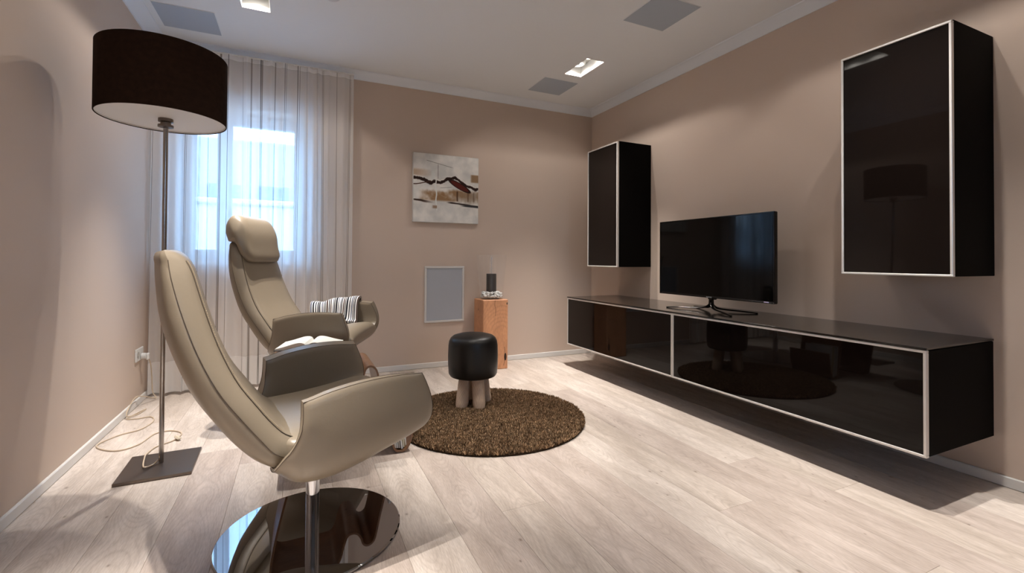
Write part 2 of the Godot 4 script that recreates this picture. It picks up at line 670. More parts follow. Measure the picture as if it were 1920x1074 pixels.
func build_window() -> void:
	var x0: float = W_OPEN[0]
	var x1: float = W_OPEN[1]
	var y0: float = W_OPEN[2]
	var y1: float = W_OPEN[3]
	var zf := ZB - 0.25
	var w := Node3D.new()
	w.name = "window_1"
	add_child(w)
	w.set_meta("kind", "structure")
	var fr := MB.new()
	var fw := 0.05
	fr.box(Vector3((x0 + x1) / 2, y0 + fw / 2, zf), Vector3(x1 - x0, fw, 0.07), 0.006)
	fr.box(Vector3((x0 + x1) / 2, y1 - fw / 2, zf), Vector3(x1 - x0, fw, 0.07), 0.006)
	fr.box(Vector3(x0 + fw / 2, (y0 + y1) / 2, zf), Vector3(fw, y1 - y0 - 0.1, 0.07), 0.006)
	fr.box(Vector3(x1 - fw / 2, (y0 + y1) / 2, zf), Vector3(fw, y1 - y0 - 0.1, 0.07), 0.006)
	part("window_frame", fr, M.pvc, w)
	var xm := -0.525
	for s in [[x0 + fw - 0.012, xm], [xm, x1 - fw + 0.012]]:
		var a: float = s[0]
		var b: float = s[1]
		var sw := 0.052
		var c := y0 + fw - 0.012
		var d := y1 - fw + 0.012
		var sa := MB.new()
		var zs := zf + 0.02
		sa.box(Vector3((a + b) / 2, c + sw / 2, zs), Vector3(b - a, sw, 0.06), 0.008)
		sa.box(Vector3((a + b) / 2, d - sw / 2, zs), Vector3(b - a, sw, 0.06), 0.008)
		sa.box(Vector3(a + sw / 2, (c + d) / 2, zs), Vector3(sw, d - c - 2 * sw, 0.06), 0.008)
		sa.box(Vector3(b - sw / 2, (c + d) / 2, zs), Vector3(sw, d - c - 2 * sw, 0.06), 0.008)
		var so := part("sash", sa, M.pvc, w)
		var g := MB.new()
		g.box(Vector3((a + b) / 2, (c + d) / 2, zs), Vector3(b - a - 2 * sw + 0.01, d - c - 2 * sw + 0.01, 0.006), 0.0005)
		part("pane", g, M.glass, so)
		if a > xm - 0.1:
			var hd := MB.new()
			hd.box(Vector3(xm + 0.027, 1.48, zs + 0.037), Vector3(0.026, 0.07, 0.012), 0.004)
			hd.box(Vector3(xm + 0.027, 1.45, zs + 0.06), Vector3(0.016, 0.12, 0.014), 0.005)
			hd.box(Vector3(xm + 0.027, 1.50, zs + 0.05), Vector3(0.014, 0.014, 0.03), 0.004)
			part("handle", hd, M.pvc, so)
	var si := MB.new()
	si.box(Vector3((x0 + x1) / 2, y0 - 0.012, ZB - 0.095), Vector3(x1 - x0 - 0.002, 0.03, 0.23), 0.005)
	part("sill", si, M.white, w)

	# second window, behind the camera
	var w2 := Node3D.new()
	w2.name = "window_2"
	add_child(w2)
	w2.set_meta("kind", "structure")
	fr = MB.new()
	var xs := [W_REAR[0] + 0.03, (W_REAR[0] + W_REAR[1]) / 2, W_REAR[1] - 0.03]
	for xx in xs:
		fr.box(Vector3(xx, (W_REAR[2] + W_REAR[3]) / 2, ZF + 0.2), Vector3(0.06, W_REAR[3] - W_REAR[2], 0.07), 0.006)
	for yy in [W_REAR[2] + 0.03, W_REAR[3] - 0.03]:
		for k in 2:
			fr.box(Vector3((xs[k] + xs[k + 1]) / 2, yy, ZF + 0.2), Vector3(xs[k + 1] - xs[k] - 0.06, 0.06, 0.07), 0.006)
	part("window_frame", fr, M.pvc, w2)
	for k in 2:
		fr = MB.new()
		fr.box(Vector3((xs[k] + xs[k + 1]) / 2, (W_REAR[2] + W_REAR[3]) / 2, ZF + 0.2), Vector3(xs[k + 1] - xs[k] - 0.05, W_REAR[3] - W_REAR[2] - 0.11, 0.006), 0.0005)
		part("pane", fr, M.glass, w2)

func build_outside() -> void:
	# a pale apartment block across the street, its window bands far off and soft
	var b := thing("apartment_building", "pale apartment block seen outside through the window", "building", Vector3(-2.0, -6.0, -16.0))
	var wl := MB.new()
	wl.box(Vector3(0, 5.2, -2.5), Vector3(18, 10.6, 5), 0.05)
	part("facade", wl, mat(Color(0.74, 0.77, 0.80), 0.9), b)
	var wm := mat(Color(0.40, 0.47, 0.54), 0.2)
	for fl in 3:
		for k in 13:
			var wi := MB.new()
			wi.box(Vector3(-7.8 + k * 1.3, 3.9 + fl * 2.3, 0.01), Vector3(0.85, 1.25, 0.08), 0.02)
			part("window_pane", wi, wm, b)
		var bal := MB.new()
		bal.box(Vector3(0, 2.9 + fl * 2.3, 0.25), Vector3(17.6, 0.28, 0.6), 0.03)
		part("balcony_slab", bal, mat(Color(0.80, 0.82, 0.84), 0.9), b)
	var c := MB.new()
	c.box(Vector3(0, 0, 0), Vector3(16, 8.6, 2.4), 0.05)
	c.box(Vector3(0, 4.33, 0), Vector3(16.2, 0.12, 2.6), 0.03)
	single("garage_building", c, mat(Color(0.92, 0.93, 0.94), 0.9), "low white flat-roofed building in front of the apartment block outside", "building", "", Vector3(-2, -2.2, -12.5))
	var gr := MB.new()
	gr.box(Vector3(0, -6.2, -20), Vector3(60, 0.3, 31), 0.05)
	single("street", gr, mat(Color(0.55, 0.56, 0.57), 0.9), "grey street ground far below the window", "ground").set_meta("kind", "structure")

# ------------------------------------------------------------------ recessed lights
func build_downlights() -> void:
	var names := ["lit twin ceiling downlight in front of the curtain, cut by the picture's top edge", "lit twin ceiling downlight above the console's far end, near the right corner",
		"twin ceiling downlight above the console's near end, outside the picture", "twin downlight in mid-ceiling, seen only mirrored in the nearer wall cabinet's door",
		"twin ceiling downlight over the front lounge chair, outside the picture"]
	var inner := mat(Color(0.86, 0.86, 0.85), 0.5)
	var glow := mat(Color(1, 0.97, 0.92), 0.5)
	glow.emission_enabled = true
	glow.emission = LAMP_COL
	glow.emission_energy_multiplier = 7.0
	for k in FIX.size():
		var f: Vector2 = FIX[k]
		var t := thing("ceiling_downlight", names[k], "downlight", Vector3(f.x, HC, f.y), 0.0, "recessed ceiling downlights")
		var hx := FIX_W / 2
		var hz := FIX_L / 2
		var top := 0.085
		var mb := MB.new()
		mb.box(Vector3(0, top + 0.003, 0), Vector3(FIX_W - 0.001, 0.006, FIX_L - 0.001), 0.001)
		mb.box(Vector3(-hx + 0.0015, top / 2, 0), Vector3(0.002, top, FIX_L - 0.001), 0.0004)
		mb.box(Vector3(hx - 0.0015, top / 2, 0), Vector3(0.002, top, FIX_L - 0.001), 0.0004)
		mb.box(Vector3(0, top / 2, -hz + 0.0015), Vector3(FIX_W - 0.006, top, 0.002), 0.0004)
		mb.box(Vector3(0, top / 2, hz - 0.0015), Vector3(FIX_W - 0.006, top, 0.002), 0.0004)
		part("housing", mb, inner, t)
		mb = MB.new()
		var bw := 0.006
		mb.box(Vector3(-hx, -0.0005, 0), Vector3(bw, 0.003, FIX_L + bw), 0.001)
		mb.box(Vector3(hx, -0.0005, 0), Vector3(bw, 0.003, FIX_L + bw), 0.001)
		mb.box(Vector3(0, -0.0005, -hz), Vector3(FIX_W - bw, 0.003, bw), 0.001)
		mb.box(Vector3(0, -0.0005, hz), Vector3(FIX_W - bw, 0.003, bw), 0.001)
		part("trim_frame", mb, M.white, t)
		for s in [-1, 1]:
			var c := Vector3(0, 0, s * 0.082)
			mb = MB.new()
			# ring round the lamp
			mb.lathe([Vector2(0.0445, 0.080), Vector2(0.0445, 0.064), Vector2(0.047, 0.058), Vector2(0.053, 0.058), Vector2(0.058, 0.064), Vector2(0.058, 0.084)], c, 28, true)
			var ring := part("lamp_ring", mb, M.white, t)
			mb = MB.new()
			mb.lathe([Vector2(0.016, 0.066), Vector2(0.044, 0.066), Vector2(0.044, 0.0605), Vector2(0.040, 0.0590), Vector2(0.018, 0.0620), Vector2(0.016, 0.066)], c, 32, false)
			part("lamp_face", mb, glow, ring)
			mb = MB.new()
			mb.lathe([Vector2(0.0, 0.0655), Vector2(0.0155, 0.0655), Vector2(0.0155, 0.0600), Vector2(0.010, 0.0585), Vector2(0.0, 0.0583)], c, 20, false)
			part("lamp_cap", mb, inner, ring)
			for q in [[BEAM[k][0], 1.0, E_BEAM * BEAM[k][1]], [76.0, 0.35, E_SPILL * BEAM[k][2]]]:
				var l := SpotLight3D.new()
				l.name = "beam"
				l.light_color = LAMP_COL
				l.light_energy = q[2]
				l.spot_angle = q[0]
				l.spot_angle_attenuation = q[1]
				l.spot_range = 9.0
				l.spot_attenuation = 2.0
				l.light_size = 0.01
				l.shadow_enabled = true
				l.position = c + Vector3(0, 0.0565, 0)
				l.rotation.x = -PI / 2
				t.add_child(l, true)

# ------------------------------------------------------------------ furniture on the right wall
func alu_frame(mb: MB, x: float, y0: float, y1: float, z0: float, z1: float, w: float, d: float) -> void:
	mb.box(Vector3(x, y0 + w / 2, (z0 + z1) / 2), Vector3(d, w, z1 - z0), 0.0015)
	mb.box(Vector3(x, y1 - w / 2, (z0 + z1) / 2), Vector3(d, w, z1 - z0), 0.0015)
	mb.box(Vector3(x, (y0 + y1) / 2, z0 + w / 2), Vector3(d, y1 - y0 - 2 * w, w), 0.0015)
	mb.box(Vector3(x, (y0 + y1) / 2, z1 - w / 2), Vector3(d, y1 - y0 - 2 * w, w), 0.0015)

func build_console() -> void:
	var xf := 2.212
	var z0 := -3.585
	var z1 := -0.956
	var t := thing("media_console", "long low black wall-hung console with two glossy glass flaps, under the television", "console", Vector3(XR, 0, (z0 + z1) / 2))
	var o := t.position
	var mb := MB.new()
	mb.box(Vector3((xf + 0.02 + XR) / 2, 0.408, (z0 + z1) / 2) - o, Vector3(XR - xf - 0.02, 0.412, z1 - z0), 0.002)
	part("body", mb, M.black_body, t)
	mb = MB.new()
	mb.box(Vector3((xf - 0.001 + XR) / 2, 0.621, (z0 + z1) / 2) - o, Vector3(XR - xf + 0.001, 0.009, z1 - z0 + 0.004), 0.0015)
	part("glass_top", mb, M.top_glass, t)
	var zm := -2.297
	for s in [[z0, zm - 0.001], [zm + 0.001, z1]]:
		var g := MB.new()
		g.box(Vector3(xf + 0.011, 0.4075, (s[0] + s[1]) / 2) - o, Vector3(0.012, 0.40, s[1] - s[0] - 0.012), 0.001)
		var fl := part("flap", g, M.black_glass, t)
		var a := MB.new()
		alu_frame(a, xf + 0.010 - o.x, 0.199, 0.615, s[0] - o.z, s[1] - o.z, 0.0105, 0.020)
		part("aluminium_frame", a, M.alu, fl)

func build_wall_cabinets() -> void:
	var spec := [[-1.373, -0.950, "black wall cabinet with glossy glass door nearest the viewer, right of the television"],
		[-3.554, -3.122, "black wall cabinet with glossy glass door in the far corner, left of the television"]]
	for s in spec:
		var z0: float = s[0]
		var z1: float = s[1]
		var y0 := 0.900
		var y1 := 1.953
		var xf := 2.405
		var t := thing("wall_cabinet", s[2], "cabinet", Vector3(XR, y0, (z0 + z1) / 2), 0.0, "black wall cabinets")
		var o := t.position
		var mb := MB.new()
		mb.box(Vector3((xf + 0.021 + XR) / 2, (y0 + y1) / 2, (z0 + z1) / 2) - o, Vector3(XR - xf - 0.021, y1 - y0, z1 - z0), 0.002)
		part("body", mb, M.black_body, t)
		mb = MB.new()
		mb.box(Vector3(xf + 0.012, (y0 + y1) / 2, (z0 + z1) / 2) - o, Vector3(0.012, y1 - y0 - 0.016, z1 - z0 - 0.012), 0.001)
		var d := part("door", mb, M.black_glass, t)
		mb = MB.new()
		alu_frame(mb, xf + 0.010 - o.x, -0.001, y1 - y0 - 0.006, z0 - o.z, z1 - o.z, 0.009, 0.020)
		part("aluminium_frame", mb, M.alu, d)

func build_tv() -> void:
	# television stands on the console: screen parallel to the wall
	var c := Vector3(2.475, 0.6255, -2.236)
	var t := thing("television", "black flat-screen television on a four-pronged chrome stand, on the console", "television", c)
	var y0 := 0.086
	var y1 := 0.620
	var hw := 0.463
	var mb := MB.new()
	mb.box(Vector3(0.019, (y0 + y1) / 2, 0), Vector3(0.026, y1 - y0, hw * 2), 0.004)
	mb.box(Vector3(0.04, (y0 + y1) / 2 - 0.05, 0), Vector3(0.03, 0.33, 0.6), 0.010)
	part("casing", mb, M.tv_black, t)
	mb = MB.new()
	mb.box(Vector3(0.004, (y0 + y1) / 2 + 0.003, 0), Vector3(0.005, y1 - y0 - 0.022, hw * 2 - 0.018), 0.0008)
	part("screen", mb, M.screen, t)
	mb = MB.new()
	alu_frame(mb, 0.006, y0, y1, -hw, hw, 0.008, 0.010)
	part("bezel", mb, M.tv_metal, t)
	mb = MB.new()
	mb.lathe([Vector2(0.010, 0.030), Vector2(0.011, 0.06), Vector2(0.012, 0.10), Vector2(0.012, 0.14)], Vector3(0.022, 0, 0), 16)
	mb.box(Vector3(0.03, 0.12, 0), Vector3(0.022, 0.09, 0.06), 0.004)
	part("neck", mb, M.tv_metal, t)
	# four splayed prongs: arc out of the neck, then run flat to slim tips
	for tip in [Vector3(-0.105, 0.004, -0.275), Vector3(-0.125, 0.004, 0.275), Vector3(0.145, 0.004, -0.26), Vector3(0.150, 0.004, 0.245)]:
		var p := [Vector3(0.022, 0.075, 0), Vector3(0.020, 0.045, 0) + tip * 0.03, Vector3(0.016, 0.022, 0) + tip * 0.14, Vector3(0.012, 0.013, 0) + tip * 0.36, Vector3(0.006, 0.008, 0) + tip * 0.68, tip]
		var path := smooth_path(p, 20)
		var rings := []
		for k in path.size():
			var a: Vector3 = path[maxi(k - 1, 0)]
			var b: Vector3 = path[mini(k + 1, path.size() - 1)]
			var d := (b - a).normalized()
			var sd := Vector3(tip.z, 0, -tip.x).normalized()
			var n := sd.cross(d).normalized()
			var u := float(k) / (path.size() - 1)
			var wd := lerpf(0.017, 0.009, u)
			var th := lerpf(0.008, 0.0045, u)
			var ring := PackedVector3Array()
			for i in 10:
				var g := TAU * i / 10.0
				ring.append(path[k] + sd * cos(g) * wd + n * sin(g) * th)
			rings.append(ring)
		mb = MB.new()
		mb.loft(rings)
		part("prong", mb, M.tv_metal, t)
	var tm := TextMesh.new()
	tm.text = "SAMSUNG"
	var f := SystemFont.new()
	f.font_names = PackedStringArray(["Droid Sans"])
	f.font_weight = 700
	tm.font = f
	tm.font_size = 32
	tm.pixel_size = 0.0003
	tm.depth = 0.0006
	var lo := part("logo", tm, mat(Color(0.70, 0.70, 0.70), 0.4), t)
	lo.position = Vector3(-0.0005, y0 + 0.0055, 0.0)
	lo.rotation.y = -PI / 2
	mb = MB.new()
	mb.box(Vector3(-0.0005, y0 + 0.007, hw - 0.05), Vector3(0.003, 0.006, 0.032), 0.0008)
	part("sticker", mb, mat(Color(0.80, 0.76, 0.90), 0.5), t)

# ------------------------------------------------------------------ lounge chairs
func build_chairs() -> void:
	make_chair(Vector3(0.057, 0, -1.774), 11.3, 0.0, false, "taupe leather lounge chair without headrest in the foreground, on a polished round base")
	make_chair(Vector3(0.12, 0, -3.08), -22.0, 0.07, true, "taupe leather swivel lounge chair with a rolled headrest cushion, in front of the curtain")

const CF := [Vector2(-0.377, 0.950), Vector2(-0.362, 0.915), Vector2(-0.337, 0.825), Vector2(-0.302, 0.715), Vector2(-0.258, 0.615), Vector2(-0.208, 0.538), Vector2(-0.166, 0.479), Vector2(-0.128, 0.440), Vector2(-0.075, 0.418), Vector2(0.0, 0.412)]
const CS := [Vector2(-0.416, 0.952), Vector2(-0.408, 0.900), Vector2(-0.384, 0.805), Vector2(-0.348, 0.697), Vector2(-0.302, 0.597), Vector2(-0.250, 0.517), Vector2(-0.200, 0.447), Vector2(-0.160, 0.398), Vector2(-0.105, 0.375), Vector2(0.0, 0.375)]
const CR := [Vector2(-0.438, 0.944), Vector2(-0.436, 0.890), Vector2(-0.425, 0.790), Vector2(-0.397, 0.688), Vector2(-0.352, 0.575), Vector2(-0.297, 0.485), Vector2(-0.243, 0.408), Vector2(-0.186, 0.354), Vector2(-0.115, 0.318), Vector2(0.0, 0.310)]

func chair_top(x: float) -> float:      # arm top height over x
	return cr([0.558, 0.576, 0.588, 0.594, 0.594, 0.589], (x + 0.108) / 0.349)

func make_chair(at: Vector3, deg: float, lift: float, head: bool, label: String) -> void:
	var t := thing("lounge_chair", label, "armchair", at, deg_to_rad(deg), "taupe leather lounge chairs")
	var up := Vector3(0, lift, 0)
	# base
	var mb := MB.new()
	mb.lathe([Vector2(0.0, 0.0), Vector2(0.292, 0.0), Vector2(0.2985, 0.003), Vector2(0.2985, 0.008), Vector2(0.295, 0.011), Vector2(0.0, 0.0125)], Vector3.ZERO, 96, false)
	part("base_disc", mb, M.mirror, t)
	mb = MB.new()
	mb.lathe([Vector2(0.0225, 0.011), Vector2(0.0225, 0.30 + lift)], Vector3.ZERO, 40)
	part("column", mb, M.chrome, t)
	mb = MB.new()
	mb.box(Vector3(0.0, 0.297, 0) + up, Vector3(0.24, 0.022, 0.17), 0.005)
	mb.lathe([Vector2(0.05, 0.27 + lift), Vector2(0.055, 0.29 + lift)], Vector3.ZERO, 24)
	part("swivel_plate", mb, M.tv_black, t)
	# back and seat shell swept along the profile
	var n := 30
	var rings := []
	var s1 := [[], []]
	var s2 := [[], []]
	for k in n + 1:
		var u := float(k) / n
		var F: Vector2 = cr(CF, u)
		var S: Vector2 = cr(CS, u)
		var R: Vector2 = cr(CR, u)
		var sc: float = cr([0.80, 0.86, 0.92, 0.96, 0.99, 1.0, 1.0, 1.0, 0.96, 0.92], u)
		rings.append(back_ring(F, S, R, sc, up))
		for q in 2:
			var g := 1.0 if q == 0 else -1.0
			s1[q].append(Vector3(S.x, S.y, g * (0.2625 * sc)) + up)
			s2[q].append(Vector3(F.x, F.y, g * 0.2365 * sc) + up)
	# rounded top end
	var F0 := CF[0] as Vector2
	var S0 := CS[0] as Vector2
	var R0 := CR[0] as Vector2
	var mid := (F0 + R0) / 2.0
	var tdir := (CF[0] - CF[1]).normalized() as Vector2
	var caps := []
	for q in [[0.35, 0.012, 0.93], [0.62, 0.006, 0.975], [0.86, 0.0, 1.0]]:
		caps.append([q[0], q[1], q[2]])
	var first := []
	for q in [[0.0345, 0.18, 0.78], [0.0325, 0.42, 0.86], [0.028, 0.62, 0.915], [0.020, 0.80, 0.955], [0.010, 0.935, 0.985]]:
		var off: Vector2 = tdir * q[0]
		first.append(back_ring(mid + (F0 - mid) * q[1] + off, mid + (S0 - mid) * q[1] + off, mid + (R0 - mid) * q[1] + off, 0.80 * q[2], up))
	mb = MB.new()
	mb.loft(first + rings)
	var back := part("backrest", mb, M.leather, t, 50.0)
	for q in 2:
		mb = MB.new()
		mb.tube(s1[q], 0.0010, 6)
		part("seam", mb, M.seam, back)
		mb = MB.new()
		mb.tube(s2[q], 0.0009, 6)
		part("seam", mb, M.seam, back)
	# top stitching along the front seam
	mb = MB.new()
	for q in 2:
		var g := 1.0 if q == 0 else -1.0
		for k in 110:
			var u := 0.02 + 0.72 * k / 110.0
			var F: Vector2 = cr(CF, u)
			var F2: Vector2 = cr(CF, u + 0.004)
			var sc: float = cr([0.80, 0.86, 0.92, 0.96, 0.99, 1.0, 1.0, 1.0, 0.96, 0.92], u)
			var d := (F2 - F).normalized()
			var nn := Vector2(-d.y, d.x)
			if nn.x < 0.0:
				nn = -nn
			var p := F + nn * 0.0035
			mb.box(Vector3(p.x, p.y, g * 0.2285 * sc) + up, Vector3(0.0042, 0.0016, 0.0014), 0.0004, Basis(Vector3.BACK, atan2(d.y, d.x)))
	var so := part("stitching", mb, M.stitch, back)
	so.set_meta("kind", "stuff")
	# seat cushion between the arms, rounded nose
	rings = []
	var st := [[-0.16, 0.395, 0.43, 0.7], [-0.13, 0.345, 0.436, 0.93], [-0.08, 0.328, 0.436, 1.0], [0.0, 0.325, 0.441, 1.0], [0.10, 0.338, 0.452, 1.0], [0.18, 0.352, 0.464, 1.0], [0.235, 0.362, 0.468, 1.0], [0.265, 0.375, 0.460, 1.0], [0.283, 0.395, 0.443, 0.985], [0.288, 0.410, 0.428, 0.97]]
	for k in 28:
		var q = st_at(st, k / 27.0)
		var hw: float = 0.272 * q[3]
		var ym: float = (q[1] + q[2]) / 2
		var hh: float = (q[2] - q[1]) / 2
		var ring := PackedVector3Array()
		for i in 32:
			var g := TAU * i / 32.0
			var cx := signf(cos(g)) * pow(absf(cos(g)), 0.35)
			var cy := signf(sin(g)) * pow(absf(sin(g)), 0.45)
			var crown := 0.012 * (1.0 - cx * cx) if cy > 0.0 else 0.0
			ring.append(Vector3(q[0], ym + hh * cy + crown, hw * cx) + up)
		rings.append(ring)
	mb = MB.new()
	mb.loft(rings)
	part("seat_cushion", mb, M.leather, t, 60.0)
	# arms: shells that wrap from under the seat up to the arm top
	for g in [1.0, -1.0]:
		var f := func(u: float, v: float) -> Vector3:
			var xr: float = cr([-0.150, -0.160, -0.163, -0.152, -0.128, -0.114, -0.109, -0.108], v)
			var xf: float = cr([0.215, 0.245, 0.268, 0.280, 0.281, 0.274, 0.260, 0.243], v)
			var x := lerpf(xr, xf, u)
			var yb: float = cr([0.322, 0.308, 0.306, 0.320, 0.343, 0.366, 0.390], u)
			var yt := chair_top(clampf(x, -0.108, 0.243))
			var h: float = cr([0.0, 0.03, 0.12, 0.27, 0.44, 0.62, 0.81, 1.0], v)
			# rear edge dips into the fold beside the backrest
			var z: float = cr([0.150, 0.235, 0.298, 0.330, 0.342, 0.345, 0.342, 0.336], v)
			z -= 0.020 * pow(absf(u - 0.45) * 1.6, 3.0) * (1.0 - v * 0.5)
			z -= 0.055 * pow(clampf(1.0 - u * 4.0, 0.0, 1.0), 2.0) * clampf(1.2 - v * 1.5, 0.0, 1.0)
			return Vector3(x, lerpf(yb, yt, h), g * z) + up
		var th := func(u: float, v: float) -> float:
			var a: float = lerpf(0.022, 0.031, smoothstep(0.25, 1.0, v))
			var e := minf(minf(u, 1.0 - u) * 0.36, (1.0 - v) * 0.30)
			a *= 1.0 - 0.75 * smoothstep(0.16, 0.0, u) * smoothstep(0.55, 0.22, v)
			return a * lerpf(0.80, 1.0, smoothstep(0.0, 0.014, e))
		mb = MB.new()
		mb.pad(36, 36, f, th)
		var arm := part("armrest", mb, M.leather, t, 42.0)
		# piping on both edges of the rim
		for side in [1.0, -1.0]:
			var path := []
			for k in 60:
				var u := 0.0
				var v := 0.0
				if k < 20:
					v = lerpf(0.12, 1.0, k / 20.0)
				elif k < 45:
					u = (k - 20) / 25.0
					v = 1.0
				else:
					u = 1.0
					v = lerpf(1.0, 0.30, (k - 45) / 14.0)
				var a: Vector3 = f.call(u, v)
				var du: Vector3 = f.call(minf(u + 0.01, 1.0), v) - f.call(maxf(u - 0.01, 0.0), v)
				var dv: Vector3 = f.call(u, minf(v + 0.01, 1.0)) - f.call(u, maxf(v - 0.01, 0.0))
				path.append(a + du.cross(dv).normalized() * side * float(th.call(u, v)))
			mb = MB.new()
			mb.tube(path, 0.0010, 6)
			part("piping", mb, M.seam, arm)
	if head:
		# headrest cushion slung over the top of the back
		var sec := [Vector2(-0.447, 0.985), Vector2(-0.460, 1.05), Vector2(-0.447, 1.115), Vector2(-0.410, 1.138), Vector2(-0.362, 1.112), Vector2(-0.330, 1.04), Vector2(-0.314, 0.95), Vector2(-0.305, 0.885), Vector2(-0.318, 0.862), Vector2(-0.352, 0.875), Vector2(-0.385, 0.95), Vector2(-0.42, 0.975)]
		rings = []
		var cen := Vector2(-0.385, 1.01)
		for k in 25:
			var u := k / 24.0
			var z := lerpf(-0.205, 0.228, u)
			var e := absf(u - 0.5) * 2.0
			var sc := pow(1.0 - pow(e, 9.0) * 0.92, 0.5)
			var ring := PackedVector3Array()
			for i in 48:
				var x := i / 48.0 * sec.size()
				var a := int(x)
				var w := x - a
				var p0: Vector2 = sec[(a + sec.size() - 1) % sec.size()]
				var p1: Vector2 = sec[a]
				var p2: Vector2 = sec[(a + 1) % sec.size()]
				var p3: Vector2 = sec[(a + 2) % sec.size()]
				var p := (p1 * 2.0 + (p2 - p0) * w + (p0 * 2.0 - p1 * 5.0 + p2 * 4.0 - p3) * w * w + (p1 * 3.0 - p0 - p2 * 3.0 + p3) * w * w * w) * 0.5
				# puckers gather towards the near and far ends of the roll
				var pk := 0.028 * sin(i * 0.9 + k * 1.3) * smoothstep(0.66, 0.92, e)
				p = cen + (p - cen) * (sc + pk)
				ring.append(Vector3(p.x, p.y, z) + up)
			rings.append(ring)
		mb = MB.new()
		mb.loft(rings)
		part("headrest", mb, M.leather, t, 60.0)

func st_at(st: Array, t: float) -> Array:
	var o := []
	for c in st[0].size():
		var col := []
		for s in st:
			col.append(s[c])
		o.append(cr(col, t))
	return o

func back_ring(F: Vector2, S: Vector2, R: Vector2, sc: float, up: Vector3) -> PackedVector3Array:
	var ring := PackedVector3Array()
	var n := (F - R).normalized()
	var w2 := 0.235 * sc
	var w1 := 0.262 * sc
	var w0 := 0.205 * sc
	for k in 11:
		var z := w2 * (1.0 - 2.0 * k / 10.0)
		var p := F + n * 0.014 * (1.0 - pow(z / w2, 4.0))
		ring.append(Vector3(p.x, p.y, z) + up)
	for sgn in [-1.0, 1.0]:
		var l := []
		l.append([F.lerp(S, 0.5), lerpf(w2, w1, 0.62)])
		l.append([S, w1])
		l.append([S.lerp(R, 0.4), w1 - 0.006])
		l.append([S.lerp(R, 0.75), lerpf(w0, w1, 0.62)])
		l.append([R - n * -0.003, w0])
		if sgn > 0.0:
			l.reverse()
		for q in l:
			ring.append(Vector3(q[0].x, q[0].y, sgn * q[1]) + up)
		if sgn < 0.0:
			for k in 5:
				var z := w0 * (-0.7 + 0.35 * k)
				var p := R - n * 0.012 * (1.0 - pow(z / w0, 2.0))
				ring.append(Vector3(p.x, p.y, z) + up)
	return ring

